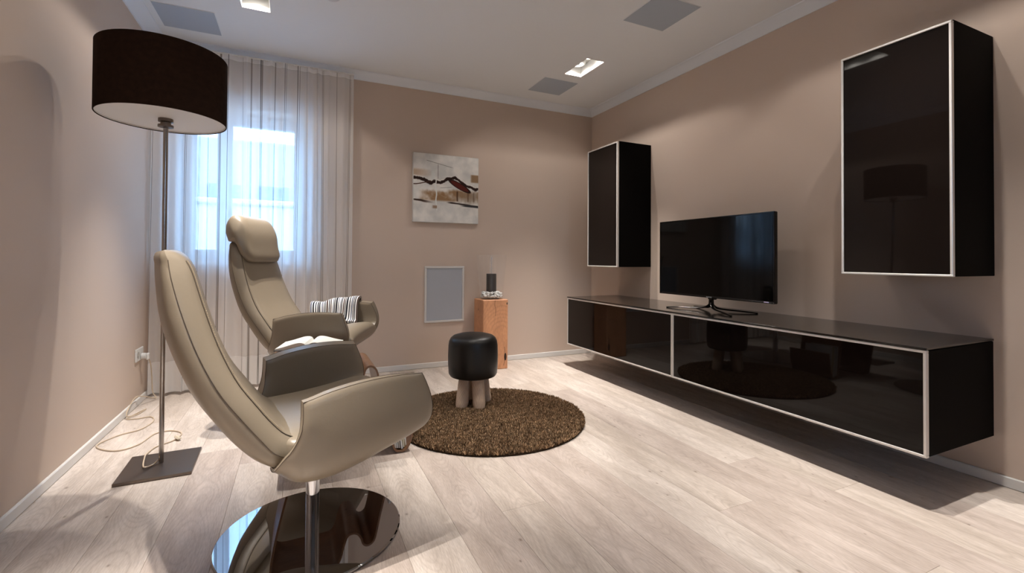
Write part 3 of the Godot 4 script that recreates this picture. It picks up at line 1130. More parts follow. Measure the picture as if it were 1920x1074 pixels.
# ------------------------------------------------------------------ floor lamp
func build_floor_lamp() -> void:
	var at := Vector3(-0.557, 0, -2.607)
	var t := thing("floor_lamp", "tall floor lamp with dark brown drum shade and square steel base, by the left wall", "floor lamp", at)
	var mb := MB.new()
	mb.box(Vector3(-0.001, 0.007, 0.0), Vector3(0.276, 0.013, 0.300), 0.0015, Basis(Vector3.UP, deg_to_rad(1.8)))
	part("base_plate", mb, M.steel, t)
	var top := Vector3(0.004, 1.64, 0.03)
	mb = MB.new()
	mb.tube([Vector3(-0.003, 0.012, -0.015), top], 0.0098, 20)
	part("pole", mb, mat(Color(0.70, 0.68, 0.66), 0.2, 1.0), t)
	mb = MB.new()
	mb.lathe([Vector2(0.016, 1.550), Vector2(0.030, 1.552), Vector2(0.030, 1.562), Vector2(0.020, 1.564), Vector2(0.020, 1.574), Vector2(0.029, 1.576), Vector2(0.029, 1.604), Vector2(0.020, 1.606)], Vector3(0.003, 0, 0.028), 24)
	part("collar", mb, M.steel, t)
	var c := Vector3(-0.003, 0, 0.030)
	var rr := 0.243
	var y0 := 1.582
	var y1 := 1.882
	mb = MB.new()
	var prof := [Vector2(rr, y0), Vector2(rr + 0.0015, y0 + 0.002), Vector2(rr + 0.0015, y1 - 0.002), Vector2(rr, y1), Vector2(rr - 0.003, y1), Vector2(rr - 0.003, y0), Vector2(rr, y0)]
	mb.lathe(prof, c, 96, false)
	var sh := part("shade", mb, M.shade, t, 30.0)
	mb = MB.new()
	mb.lathe([Vector2(rr - 0.0035, y0 + 0.003), Vector2(rr - 0.0035, y1 - 0.003), Vector2(rr - 0.0050, y1 - 0.003), Vector2(rr - 0.0050, y0 + 0.003), Vector2(rr - 0.0035, y0 + 0.003)], c, 96, false)
	part("lining", mb, M.shade_inner, sh, 30.0)
	mb = MB.new()
	mb.lathe([Vector2(0.0, y0 + 0.008), Vector2(rr - 0.006, y0 + 0.008), Vector2(rr - 0.006, y0 + 0.011), Vector2(0.0, y0 + 0.011)], c, 72, false)
	part("diffuser", mb, M.shade_inner, sh, 30.0)
	# mains cord: from the plug in the wall down and over the floor in loose loops, up to the pole
	var w := [Vector3(-0.895, 0.295, -3.815), Vector3(-0.885, 0.25, -3.83), Vector3(-0.884, 0.16, -3.86), Vector3(-0.88, 0.05, -3.87), Vector3(-0.855, 0.012, -3.84), Vector3(-0.885, 0.045, -3.76), Vector3(-0.915, 0.075, -3.66), Vector3(-0.912, 0.055, -3.52), Vector3(-0.905, 0.02, -3.44), Vector3(-0.87, 0.0045, -3.52), Vector3(-0.855, 0.0045, -3.62), Vector3(-0.885, 0.0045, -3.53), Vector3(-0.905, 0.0045, -3.44), Vector3(-0.85, 0.0045, -3.42),
		Vector3(-0.787, 0.0045, -3.43), Vector3(-0.752, 0.0045, -3.33), Vector3(-0.782, 0.0045, -3.20), Vector3(-0.86, 0.0045, -3.14), Vector3(-0.912, 0.0045, -3.03), Vector3(-0.873, 0.0045, -2.948), Vector3(-0.79, 0.0045, -2.895), Vector3(-0.725, 0.0045, -2.95), Vector3(-0.69, 0.0045, -3.09), Vector3(-0.624, 0.0045, -3.112), Vector3(-0.562, 0.0045, -3.045), Vector3(-0.575, 0.0045, -2.945), Vector3(-0.635, 0.0045, -2.88), Vector3(-0.652, 0.008, -2.79), Vector3(-0.640, 0.022, -2.70), Vector3(-0.615, 0.020, -2.58), Vector3(-0.585, 0.018, -2.60), Vector3(-0.570, 0.03, -2.617)]
	var path := smooth_path(w, 260)
	for k in path.size():
		path[k] = path[k] - at
	mb = MB.new()
	mb.tube(path, 0.0032, 7)
	part("power_cord", mb, M.cord, t)
	mb = MB.new()
	mb.box(Vector3(-0.562, 0.012, -2.955) - at, Vector3(0.020, 0.014, 0.055), 0.006, Basis(Vector3.UP, deg_to_rad(28)))
	part("foot_switch", mb, mat(Color(0.82, 0.78, 0.70), 0.3), t)
	mb = MB.new()
	mb.tube([Vector3(-0.9235, 0.309, -3.79) - at, Vector3(-0.898, 0.309, -3.79) - at], 0.019, 16)
	mb.box(Vector3(-0.893, 0.303, -3.797) - at, Vector3(0.016, 0.045, 0.034), 0.006)
	part("plug", mb, M.white, t)
	# outlet
	var ot := thing("wall_outlet", "white double wall socket low on the left wall near the curtain", "socket", Vector3(XL, 0.325, -3.765))
	mb = MB.new()
	mb.box(Vector3(0.005, 0, 0), Vector3(0.010, 0.082, 0.152), 0.004)
	part("face_plate", mb, M.white, ot)
	mb = MB.new()
	mb.lathe([Vector2(0.0, 0.0), Vector2(0.022, 0.0), Vector2(0.0225, 0.003), Vector2(0.020, 0.0035), Vector2(0.0, 0.001)], Vector3.ZERO, 20, false)
	var sk := part("socket_well", mb, mat(Color(0.70, 0.69, 0.67), 0.5), ot)
	sk.rotation.z = -PI / 2
	sk.position = Vector3(0.0085, 0, 0.038)

# ------------------------------------------------------------------ curtain
func build_curtain() -> void:
	var W := 2048
	var im := Image.create(W, 8, false, Image.FORMAT_RGBA8)
	im.fill(Color(1.0, 1.0, 1.0, 0.70))
	var r := RandomNumberGenerator.new()
	r.seed = 4
	var x := 10
	while x < W - 10:
		var kind := r.randi() % 3
		var dark := Color(0.33, 0.31, 0.31, 0.82)
		im.fill_rect(Rect2i(x, 0, 3, 8), dark)
		if kind > 0:
			im.fill_rect(Rect2i(x + 12, 0, 3, 8), dark)
		if kind > 1:
			im.fill_rect(Rect2i(x + 5, 0, 7, 8), Color(0.70, 0.68, 0.66, 0.72))
		x += r.randi_range(70, 165)
	var tex := ImageTexture.create_from_image(im)
	var fab := StandardMaterial3D.new()
	fab.albedo_texture = tex
	fab.transparency = BaseMaterial3D.TRANSPARENCY_ALPHA
	fab.roughness = 0.95
	fab.metallic_specular = 0.1
	fab.cull_mode = BaseMaterial3D.CULL_DISABLED
	fab.backlight_enabled = true
	fab.backlight = Color(1, 1, 1)
	var hem := fab.duplicate()
	hem.albedo_color = Color(1, 1, 1, 1)
	var im2 := im.duplicate() as Image
	for y in 8:
		for xx in W:
			var c := im2.get_pixel(xx, y)
			c.a = minf(1.0, c.a + 0.30)
			im2.set_pixel(xx, y, c)
	hem.albedo_texture = ImageTexture.create_from_image(im2)
	var t := thing("sheer_curtain", "floor-length white sheer curtain with thin dark vertical stripes in front of the window", "curtain", Vector3(-0.27, 0, ZB + 0.100))
	var x0 := -0.925
	var x1 := 0.392
	var cols := 420
	var top := 2.437
	var fold := func(s: float, y: float) -> Vector3:
		# s: 0..1 across; folds deepen and drift towards the floor
		var q := (top - y) / top
		var ph := s * TAU * 15.0 + 1.3 * sin(s * 9.0) + 0.9 * sin(s * 23.0 + 1.0)
		var amp := lerpf(0.012, 0.026, smoothstep(0.0, 0.5, q)) * (0.75 + 0.35 * sin(s * 31.0 + 2.0))
		var z := amp * sin(ph) + 0.010 * sin(ph * 2.0 + q * 2.5) * q
		var xx := lerpf(x0, x1, s) + 0.012 * cos(ph) * (0.4 + q) + 0.012 * q * sin(s * 17.0)
		xx = clampf(xx, XL + 0.004, 0.41)
		return Vector3(xx, y, ZB + 0.100 + z) - t.position
	# cloth coordinate runs with the arc length of the folds
	var arc := [0.0]
	for i in cols:
		arc.append(arc[i] + ((fold.call(float(i + 1) / cols, 1.2) as Vector3) - (fold.call(float(i) / cols, 1.2) as Vector3)).length())
	var total: float = arc[cols]
	var piece := func(ya: float, yb: float, rows: int) -> ArrayMesh:
		var sfc := SurfaceTool.new()
		sfc.begin(Mesh.PRIMITIVE_TRIANGLES)
		for j in rows + 1:
			for i in cols + 1:
				sfc.set_uv(Vector2(arc[i] / total, 0.5))
				sfc.add_vertex(fold.call(float(i) / cols, lerpf(ya, yb, float(j) / rows)))
		for j in rows:
			for i in cols:
				var a := j * (cols + 1) + i
				for k in [a, a + 1, a + cols + 2, a, a + cols + 2, a + cols + 1]:
					sfc.add_index(k)
		sfc.generate_normals()
		return sfc.commit()
	part("curtain_panel", piece.call(top, 0.235, 26), fab, t)
	part("hem", piece.call(0.235, 0.022, 5), hem, t)
	part("heading_tape", piece.call(top, top - 0.035, 2), hem, t).position.z = 0.002
	var mb := MB.new()
	mb.box(Vector3((XL + 0.40) / 2, 2.4395, ZB + 0.100) - t.position, Vector3(0.40 - XL - 0.004, 0.008, 0.020), 0.002)
	for k in 4:
		mb.box(Vector3(lerpf(XL + 0.08, 0.36, k / 3.0), 2.4415, ZB + 0.050) - t.position, Vector3(0.016, 0.006, 0.098), 0.001)
	part("curtain_track", mb, M.white, t)

# ------------------------------------------------------------------ rug and pouf
func build_rug() -> void:
	var c := Vector3(1.072, 0, -2.607)
	var t := thing("round_rug", "round brown shaggy rug under the stool", "rug", c)
	var mb := MB.new()
	mb.lathe([Vector2(0.0, 0.0), Vector2(0.560, 0.0), Vector2(0.564, 0.006), Vector2(0.558, 0.011), Vector2(0.0, 0.012)], Vector3.ZERO, 96, false)
	part("backing", mb, mat(Color(0.20, 0.155, 0.115), 0.95, 0.0, 0.1), t)
	var sfc := MB.new()
	# a tuft: three bent blades
	for k in 3:
		var a := TAU * k / 3.0
		var d := Vector3(cos(a), 0, sin(a))
		var p := Vector3(-d.z, 0, d.x) * 0.0021
		sfc.vert(d * 0.001 - p); sfc.vert(d * 0.001 + p)
		sfc.vert(d * 0.004 + Vector3(0, 0.010, 0) + p * 0.9); sfc.vert(d * 0.004 + Vector3(0, 0.010, 0) - p * 0.9)
		sfc.vert(d * 0.008 + Vector3(0, 0.017, 0))
		var b := k * 5
		sfc.quad(b, b + 1, b + 2, b + 3)
		sfc.tri(b + 3, b + 2, b + 4)
	var mesh := sfc.mesh(60.0)
	var m := mat(Color.WHITE, 0.9, 0.0, 0.2)
	m.vertex_color_use_as_albedo = true
	m.cull_mode = BaseMaterial3D.CULL_DISABLED
	var mm := MultiMesh.new()
	mm.transform_format = MultiMesh.TRANSFORM_3D
	mm.use_colors = true
	mm.mesh = mesh
	var r := RandomNumberGenerator.new()
	r.seed = 9
	var nn := 42000
	mm.instance_count = nn
	for k in nn:
		var rad := 0.562 * sqrt(r.randf())
		var a := r.randf() * TAU
		var s := r.randf_range(0.75, 1.25)
		var bas := Basis(Vector3.UP, r.randf() * TAU) * Basis(Vector3.RIGHT, r.randf_range(-0.45, 0.45)) * Basis(Vector3.BACK, r.randf_range(-0.45, 0.45))
		mm.set_instance_transform(k, Transform3D(bas.scaled(Vector3(s, s, s)), Vector3(cos(a) * rad, 0.008, sin(a) * rad)))
		var tone := r.randf()
		var col := Color(0.155, 0.098, 0.056).lerp(Color(0.82, 0.57, 0.35), tone * tone * tone)
		mm.set_instance_color(k, col)
	var o := MultiMeshInstance3D.new()
	o.name = "pile"
	o.multimesh = mm
	o.material_override = m
	o.set_meta("kind", "stuff")
	t.add_child(o, true)

func build_pouf() -> void:
	var t := thing("pouf_stool", "round black leather stool on four stout pale wooden legs, standing on the rug", "stool", Vector3(1.050, 0.022, -2.865), 0.0)
	var R := 0.160
	var mb := MB.new()
	mb.lathe([Vector2(0.0, 0.172), Vector2(R - 0.030, 0.174), Vector2(R - 0.012, 0.180), Vector2(R - 0.002, 0.196), Vector2(R + 0.002, 0.25), Vector2(R + 0.003, 0.31), Vector2(R + 0.001, 0.375), Vector2(R - 0.004, 0.405), Vector2(R - 0.014, 0.424), Vector2(R - 0.030, 0.437), Vector2(R - 0.065, 0.447), Vector2(R - 0.110, 0.453), Vector2(0.0, 0.456)], Vector3.ZERO, 72, false)
	part("seat", mb, M.black_leather, t, 60.0)
	for q in [Vector2(-0.091, 0.048), Vector2(0.004, 0.108), Vector2(0.098, -0.020), Vector2(0.0, -0.095)]:
		var b := Vector3(q.x, 0, q.y)
		var a := Vector3(q.x * 0.72, 0.18, q.y * 0.72)
		var rings := []
		for k in 9:
			var u := k / 8.0
			var c := b.lerp(a, u)
			var rad := lerpf(0.041, 0.039, u) * (1.0 - 0.10 * pow(clampf(1.0 - u * 9.0, 0.0, 1.0), 2.0))
			var ring := PackedVector3Array()
			for i in 20:
				var g := TAU * i / 20.0
				var w := 1.0 + 0.03 * sin(g * 3.0 + q.x * 40.0)
				ring.append(c + Vector3(cos(g) * rad * w, 0, sin(g) * rad * w))
			rings.append(ring)
		mb = MB.new()
		mb.loft(rings)
		for i in mb.uv.size():
			mb.uv[i] = Vector2(mb.uv[i].x * 0.9, mb.uv[i].y * 0.5 + q.x * 3.0)
		part("leg", mb, M.leg_wood, t, 45.0)

# ------------------------------------------------------------------ things on the back wall
func build_painting() -> void:
	var S := 512
	var im := Image.create(S, S, false, Image.FORMAT_RGB8)
	var n := FastNoiseLite.new()
	n.seed = 12
	n.frequency = 0.006
	n.fractal_octaves = 4
	var blot := func(c: Color, k: Color, a: float) -> Color: return c.lerp(k, clampf(a, 0.0, 1.0))
	var ridge := [0.365, 0.362, 0.375, 0.40, 0.425, 0.40, 0.41, 0.395, 0.355, 0.34, 0.325, 0.36, 0.40, 0.435, 0.455, 0.475, 0.47]
	for y in S:
		var v := float(y) / S
		for x in S:
			var u := float(x) / S
			var a := n.get_noise_2d(x, y)
			var b := n.get_noise_2d(x * 3.0 + 400.0, y * 0.7)
			var h := n.get_noise_2d(x * 0.8, y * 6.0 + 900.0)
			var c := Color(0.93, 0.92, 0.90).lerp(Color(0.82, 0.82, 0.81), clampf(0.5 + a * 1.2, 0.0, 1.0))
			c = blot.call(c, Color(0.72, 0.60, 0.49), 0.75 * smoothstep(0.21, 0.26, v) * (1.0 - smoothstep(0.30, 0.36, v)) * smoothstep(0.34, 0.0, u))
			c = blot.call(c, Color(0.55, 0.42, 0.29), 0.85 * smoothstep(0.25, 0.27, v) * (1.0 - smoothstep(0.36, 0.39, v)) * smoothstep(0.86, 0.90, u))
			# brown middle band under the ridge
			var rd: float = cr(ridge, u) + 0.012 * n.get_noise_2d(x * 4.0, 77.0)
			var bd: float = rd + 0.035 + 0.02 * b
			c = blot.call(c, Color(0.60, 0.47, 0.34), 1.0 * smoothstep(0.50, 0.56, v + a * 0.05) * (1.0 - smoothstep(0.66, 0.70, v)) * clampf(0.55 + 1.3 * a + 0.5 * smoothstep(0.70, 0.35, u), 0.0, 1.0) * smoothstep(0.06, 0.16, u))
			c = blot.call(c, Color(0.62, 0.57, 0.51), 0.7 * smoothstep(0.52, 0.56, v) * (1.0 - smoothstep(0.70, 0.72, v)) * smoothstep(0.66, 0.70, u) * clampf(0.5 + b, 0.0, 1.0))
			for bar in [[0.665, 0.018, 0.9], [0.835, 0.022, 0.45], [0.93, 0.018, 0.4]]:
				c = blot.call(c, Color(0.34, 0.24, 0.17), bar[2] * smoothstep(bar[1], bar[1] * 0.4, absf(u - bar[0] + 0.01 * b)) * smoothstep(0.51, 0.54, v) * (1.0 - smoothstep(0.66, 0.69, v)))
			# white highlight above the dark crack, then the crack itself
			c = blot.call(c, Color(0.93, 0.92, 0.90), smoothstep(0.030, 0.006, absf(v - rd + 0.018)) * 0.9)
			var wid := 0.021 + 0.026 * absf(b) + 0.012 * smoothstep(0.0, 0.25, u) * smoothstep(0.45, 0.25, u)
			c = blot.call(c, Color(0.17, 0.10, 0.08), smoothstep(wid, wid * 0.5, absf(v - rd)))
			# second strand on the left
			var r2 := 0.455 - 0.05 * smoothstep(0.0, 0.28, u)
			c = blot.call(c, Color(0.30, 0.20, 0.15), smoothstep(0.010, 0.004, absf(v - r2)) * (1.0 - smoothstep(0.2, 0.3, u)))
			# rust red lens
			var e := Vector2((u - 0.70 ) * 0.92 + (v - 0.445) * -0.38, ((v - 0.445) - (u - 0.70) * 0.42) * 2.6).length()
			c = blot.call(c, Color(0.15, 0.08, 0.06), smoothstep(0.145, 0.125, e))
			c = blot.call(c, Color(0.36, 0.13, 0.10), smoothstep(0.118, 0.095, e))
			# horizon strokes
			c = blot.call(c, Color(0.22, 0.15, 0.12), smoothstep(0.022, 0.008, absf(v - 0.705 + 0.03 * smoothstep(0.35, 0.0, u) - 0.005 + h * 0.01)) * smoothstep(0.34, 0.10, u) * smoothstep(-0.01, 0.02, u))
			c = blot.call(c, Color(0.24, 0.20, 0.19), smoothstep(0.014, 0.004, absf(v - 0.70 - 0.065 * (u - 0.5) + h * 0.008)) * smoothstep(0.48, 0.58, u))
			c = blot.call(c, Color(0.24, 0.24, 0.25), smoothstep(0.018, 0.006, absf(v - 0.735 - 0.05 * (u - 0.72))) * smoothstep(0.70, 0.80, u))
			# white drips and thin dark scratches
			c = blot.call(c, Color(0.90, 0.91, 0.90), smoothstep(0.014, 0.005, absf(u - 0.335 - 0.03 * (v - 0.5) + 0.006 * sin(v * 30.0))) * smoothstep(0.32, 0.40, v) * (1.0 - smoothstep(0.80, 0.86, v)))
			c = blot.call(c, Color(0.84, 0.86, 0.85), 0.6 * smoothstep(0.035, 0.015, absf(u - 0.29)) * smoothstep(0.2, 0.28, v) * (1.0 - smoothstep(0.36, 0.40, v)))
			c = blot.call(c, Color(0.30, 0.28, 0.27), 0.7 * smoothstep(0.005, 0.002, absf(u - 0.365)) * smoothstep(0.12, 0.16, v) * (1.0 - smoothstep(0.34, 0.37, v)))
			c = blot.call(c, Color(0.30, 0.28, 0.27), 0.6 * smoothstep(0.005, 0.002, absf(v - 0.095 - 0.20 * (u - 0.18))) * smoothstep(0.18, 0.20, u) * (1.0 - smoothstep(0.55, 0.62, u)))
			c = blot.call(c, Color(0.35, 0.33, 0.31), 0.5 * smoothstep(0.005, 0.002, absf(v - 0.465 - 0.12 * (0.6 - u))) * smoothstep(0.38, 0.42, u) * (1.0 - smoothstep(0.55, 0.60, u)))
			c = blot.call(c, Color(0.50, 0.38, 0.28), 0.7 * smoothstep(0.03, 0.012, absf(v - 0.775)) * smoothstep(0.27, 0.30, u) * (1.0 - smoothstep(0.35, 0.355, u)))
			im.set_pixel(x, y, c)
	var t := thing("canvas_painting", "square abstract canvas in white and brown with a dark jagged line, on the back wall", "painting", Vector3(1.199, 1.278, ZB))
	var mb := MB.new()
	mb.box(Vector3(0, 0.3035, 0.018), Vector3(0.604, 0.605, 0.032), 0.004)
	part("canvas", mb, mat(Color(0.80, 0.79, 0.77), 0.8), t)
	var q := PlaneMesh.new()
	q.size = Vector2(0.597, 0.598)
	q.orientation = PlaneMesh.FACE_Z
	var pm := mat(Color(1, 1, 1), 0.6, 0.0, 0.3)
	pm.albedo_texture = ImageTexture.create_from_image(im)
	part("painted_face", q, pm, t).position = Vector3(0, 0.3035, 0.0345)

func grille(parent: Node3D, w: float, h: float, d: float) -> void:
	var mb := MB.new()
	mb.box(Vector3(0, 0, 0), Vector3(w, h, d), 0.001)
	part("grille", mb, M.grille, parent)

func build_speakers() -> void:
	var t := thing("wall_speaker", "grey rectangular in-wall panel in a white frame on the back wall, below the painting", "speaker", Vector3(1.194, 0.645, ZB))
	var w := 0.364
	var h := 0.498
	var mb := MB.new()
	mb.box(Vector3(0, 0, 0.004), Vector3(w - 0.036, h - 0.036, 0.007), 0.001)
	part("grille", mb, mat(Color(0.70, 0.72, 0.755), 0.8), t)
	mb = MB.new()
	mb.box(Vector3(0, h / 2 - 0.009, 0.008), Vector3(w, 0.018, 0.016), 0.003)
	mb.box(Vector3(0, -h / 2 + 0.009, 0.008), Vector3(w, 0.018, 0.016), 0.003)
	mb.box(Vector3(-w / 2 + 0.009, 0, 0.008), Vector3(0.018, h - 0.036, 0.016), 0.003)
	mb.box(Vector3(w / 2 - 0.009, 0, 0.008), Vector3(0.018, h - 0.036, 0.016), 0.003)
	part("frame", mb, mat(Color(0.86, 0.85, 0.84), 0.5), t)
	var spots := [[Vector3(-0.658, HC, -3.585), "square grey ceiling speaker grille above the floor lamp and curtain"], [Vector3(2.043, HC, -2.22), "square grey ceiling speaker grille cut by the picture's top edge, right of the middle"], [Vector3(2.043, HC, -3.575), "square grey ceiling speaker grille in the far right corner, next to the lit downlight"]]
	for s in spots:
		var c := thing("ceiling_speaker", s[1], "speaker", s[0], 0.0, "square ceiling speakers")
		mb = MB.new()
		mb.box(Vector3(0, -0.002, 0), Vector3(0.325, 0.004, 0.325), 0.001)
		part("grille", mb, M.grille, c)
		mb = MB.new()
		for k in [-1, 1]:
			mb.box(Vector3(k * 0.1645, -0.0015, 0), Vector3(0.004, 0.0034, 0.333), 0.0008)
			mb.box(Vector3(0, -0.0015, k * 0.1645), Vector3(0.325, 0.0034, 0.004), 0.0008)
		part("rim", mb, M.ceiling, c)
	var d := MB.new()
	d.lathe([Vector2(0.0, -0.028), Vector2(0.030, -0.027), Vector2(0.042, -0.020), Vector2(0.048, -0.006), Vector2(0.050, 0.0), Vector2(0.0, 0.0)], Vector3.ZERO, 32, false)
	single("smoke_detector", d, mat(Color(0.86, 0.87, 0.89), 0.5), "small round white smoke detector on the ceiling, right of the downlight by the curtain", "detector", "", Vector3(0.166, HC, -2.885))

func build_pedestal() -> void:
	var x0 := 1.450
	var x1 := 1.686
	var z0 := -3.938
	var z1 := -3.717
	var h := 0.606
	var mb := MB.new()
	mb.box(Vector3(0, h / 2, 0), Vector3(x1 - x0, h, z1 - z0), 0.005)
	for i in mb.uv.size():
		var p: Vector3 = mb.v[i]
		mb.uv[i] = Vector2(0.30 + (p.x + p.z * 0.9) * 0.55, 0.12 + p.y * 0.42)
	var at := Vector3((x0 + x1) / 2, 0, (z0 + z1) / 2)
	var t := thing("wood_pedestal", "square solid oak block pedestal with knots and cracks, against the back wall", "pedestal", at)
	var bl := part("block", mb, M.pedestal, t, 20.0)
	# drying cracks and knots: shallow dark inlays of the wood itself
	mb = MB.new()
	var hz := (z1 - z0) / 2
	var p := [Vector3(-0.005, h - 0.004, hz + 0.0003), Vector3(-0.008, h - 0.05, hz + 0.0003), Vector3(0.002, h - 0.09, hz + 0.0003), Vector3(-0.004, h - 0.14, hz + 0.0003)]
	mb.tube(smooth_path(p, 12), 0.0012, 5)
	part("crack", mb, mat(Color(0.17, 0.10, 0.06), 0.9), bl)
	mb = MB.new()
	p = [Vector3(0.085, 0.19, hz + 0.0003), Vector3(0.092, 0.13, hz + 0.0003), Vector3(0.088, 0.08, hz + 0.0003), Vector3(0.080, 0.03, hz + 0.0003)]
	mb.tube(smooth_path(p, 12), 0.0018, 5)
	part("crack", mb, mat(Color(0.17, 0.10, 0.06), 0.9), bl)
	for k in [[0.094, 0.105, 0.013, 0.036], [0.108, 0.57, 0.006, 0.012]]:
		mb = MB.new()
		var ring := PackedVector3Array()
		var rin := PackedVector3Array()
		for i in 20:
			var g := TAU * i / 20.0
			ring.append(Vector3(k[0] + cos(g) * k[2], k[1] + sin(g) * k[3], hz - 0.002))
			rin.append(Vector3(k[0] + cos(g) * k[2] * 0.9, k[1] + sin(g) * k[3] * 0.9, hz + 0.0006))
		mb.loft([ring, rin])
		part("knot", mb, mat(Color(0.22, 0.13, 0.08), 0.8), bl)
	# glass vase
	var c := Vector3(1.573, h, -3.828)
	mb = MB.new()
	var g0 := 0.0025
	mb.lathe([Vector2(0.0, 0.0), Vector2(0.102, 0.0), Vector2(0.106, 0.006), Vector2(0.112, 0.10), Vector2(0.124, 0.24), Vector2(0.139, 0.392), Vector2(0.139 - g0, 0.392), Vector2(0.124 - g0, 0.24), Vector2(0.112 - g0, 0.10), Vector2(0.106 - g0, 0.010), Vector2(0.0, 0.008)], Vector3.ZERO, 56, false)
	single("glass_vase", mb, M.vase_glass, "tall clear glass vase flaring to the top, on the oak pedestal", "vase", "", c)
	# pebbles
	var pb := MB.new()
	var r := RandomNumberGenerator.new()
	r.seed = 31
	for k in 230:
		var rad := 0.088 * sqrt(r.randf())
		var a := r.randf() * TAU
		var lvl := 0.016 + 0.046 * r.randf()
		var s := r.randf_range(0.008, 0.013)
		var q := Vector3(cos(a) * rad, lvl, sin(a) * rad)
		var rings := []
		var sq := Vector3(r.randf_range(0.8, 1.2), r.randf_range(0.6, 0.9), r.randf_range(0.8, 1.2))
		for j in 6:
			var la := -PI / 2 + PI * (j + 0.15) / 5.3
			var ring := PackedVector3Array()
			for i in 8:
				var g := TAU * i / 8.0
				ring.append(q + Vector3(cos(g) * cos(la), sin(la), sin(g) * cos(la)) * s * sq)
			rings.append(ring)
		pb.loft(rings)
	var po := single("pebbles", pb, mat(Color(0.88, 0.88, 0.87), 0.7), "white pebbles filling the bottom of the glass vase", "pebbles", "", c)
	po.set_meta("kind", "stuff")
	# dark lamp holder with a clear tube bulb standing in the pebbles
	var lt := thing("tube_lamp", "dark round lamp holder with unlit clear tube bulb, standing in the vase's pebbles", "table lamp", c + Vector3(-0.002, 0.034, 0))
	mb = MB.new()
	mb.lathe([Vector2(0.0, 0.0), Vector2(0.043, 0.0), Vector2(0.045, 0.004), Vector2(0.045, 0.186), Vector2(0.042, 0.190), Vector2(0.022, 0.191), Vector2(0.0, 0.191)], Vector3.ZERO, 32, false)
	part("holder", mb, mat(Color(0.12, 0.085, 0.075), 0.3), lt)
	mb = MB.new()
	mb.lathe([Vector2(0.013, 0.191), Vector2(0.019, 0.200), Vector2(0.020, 0.215), Vector2(0.020, 0.335), Vector2(0.017, 0.350), Vector2(0.009, 0.359), Vector2(0.0, 0.361)], Vector3.ZERO, 24, false)
	var bu := part("bulb", mb, M.glass, lt)
	mb = MB.new()
	mb.lathe([Vector2(0.003, 0.191), Vector2(0.003, 0.33), Vector2(0.006, 0.335), Vector2(0.006, 0.338)], Vector3.ZERO, 10)
	part("filament_support", mb, mat(Color(0.85, 0.87, 0.92), 0.1, 0.8), bu)

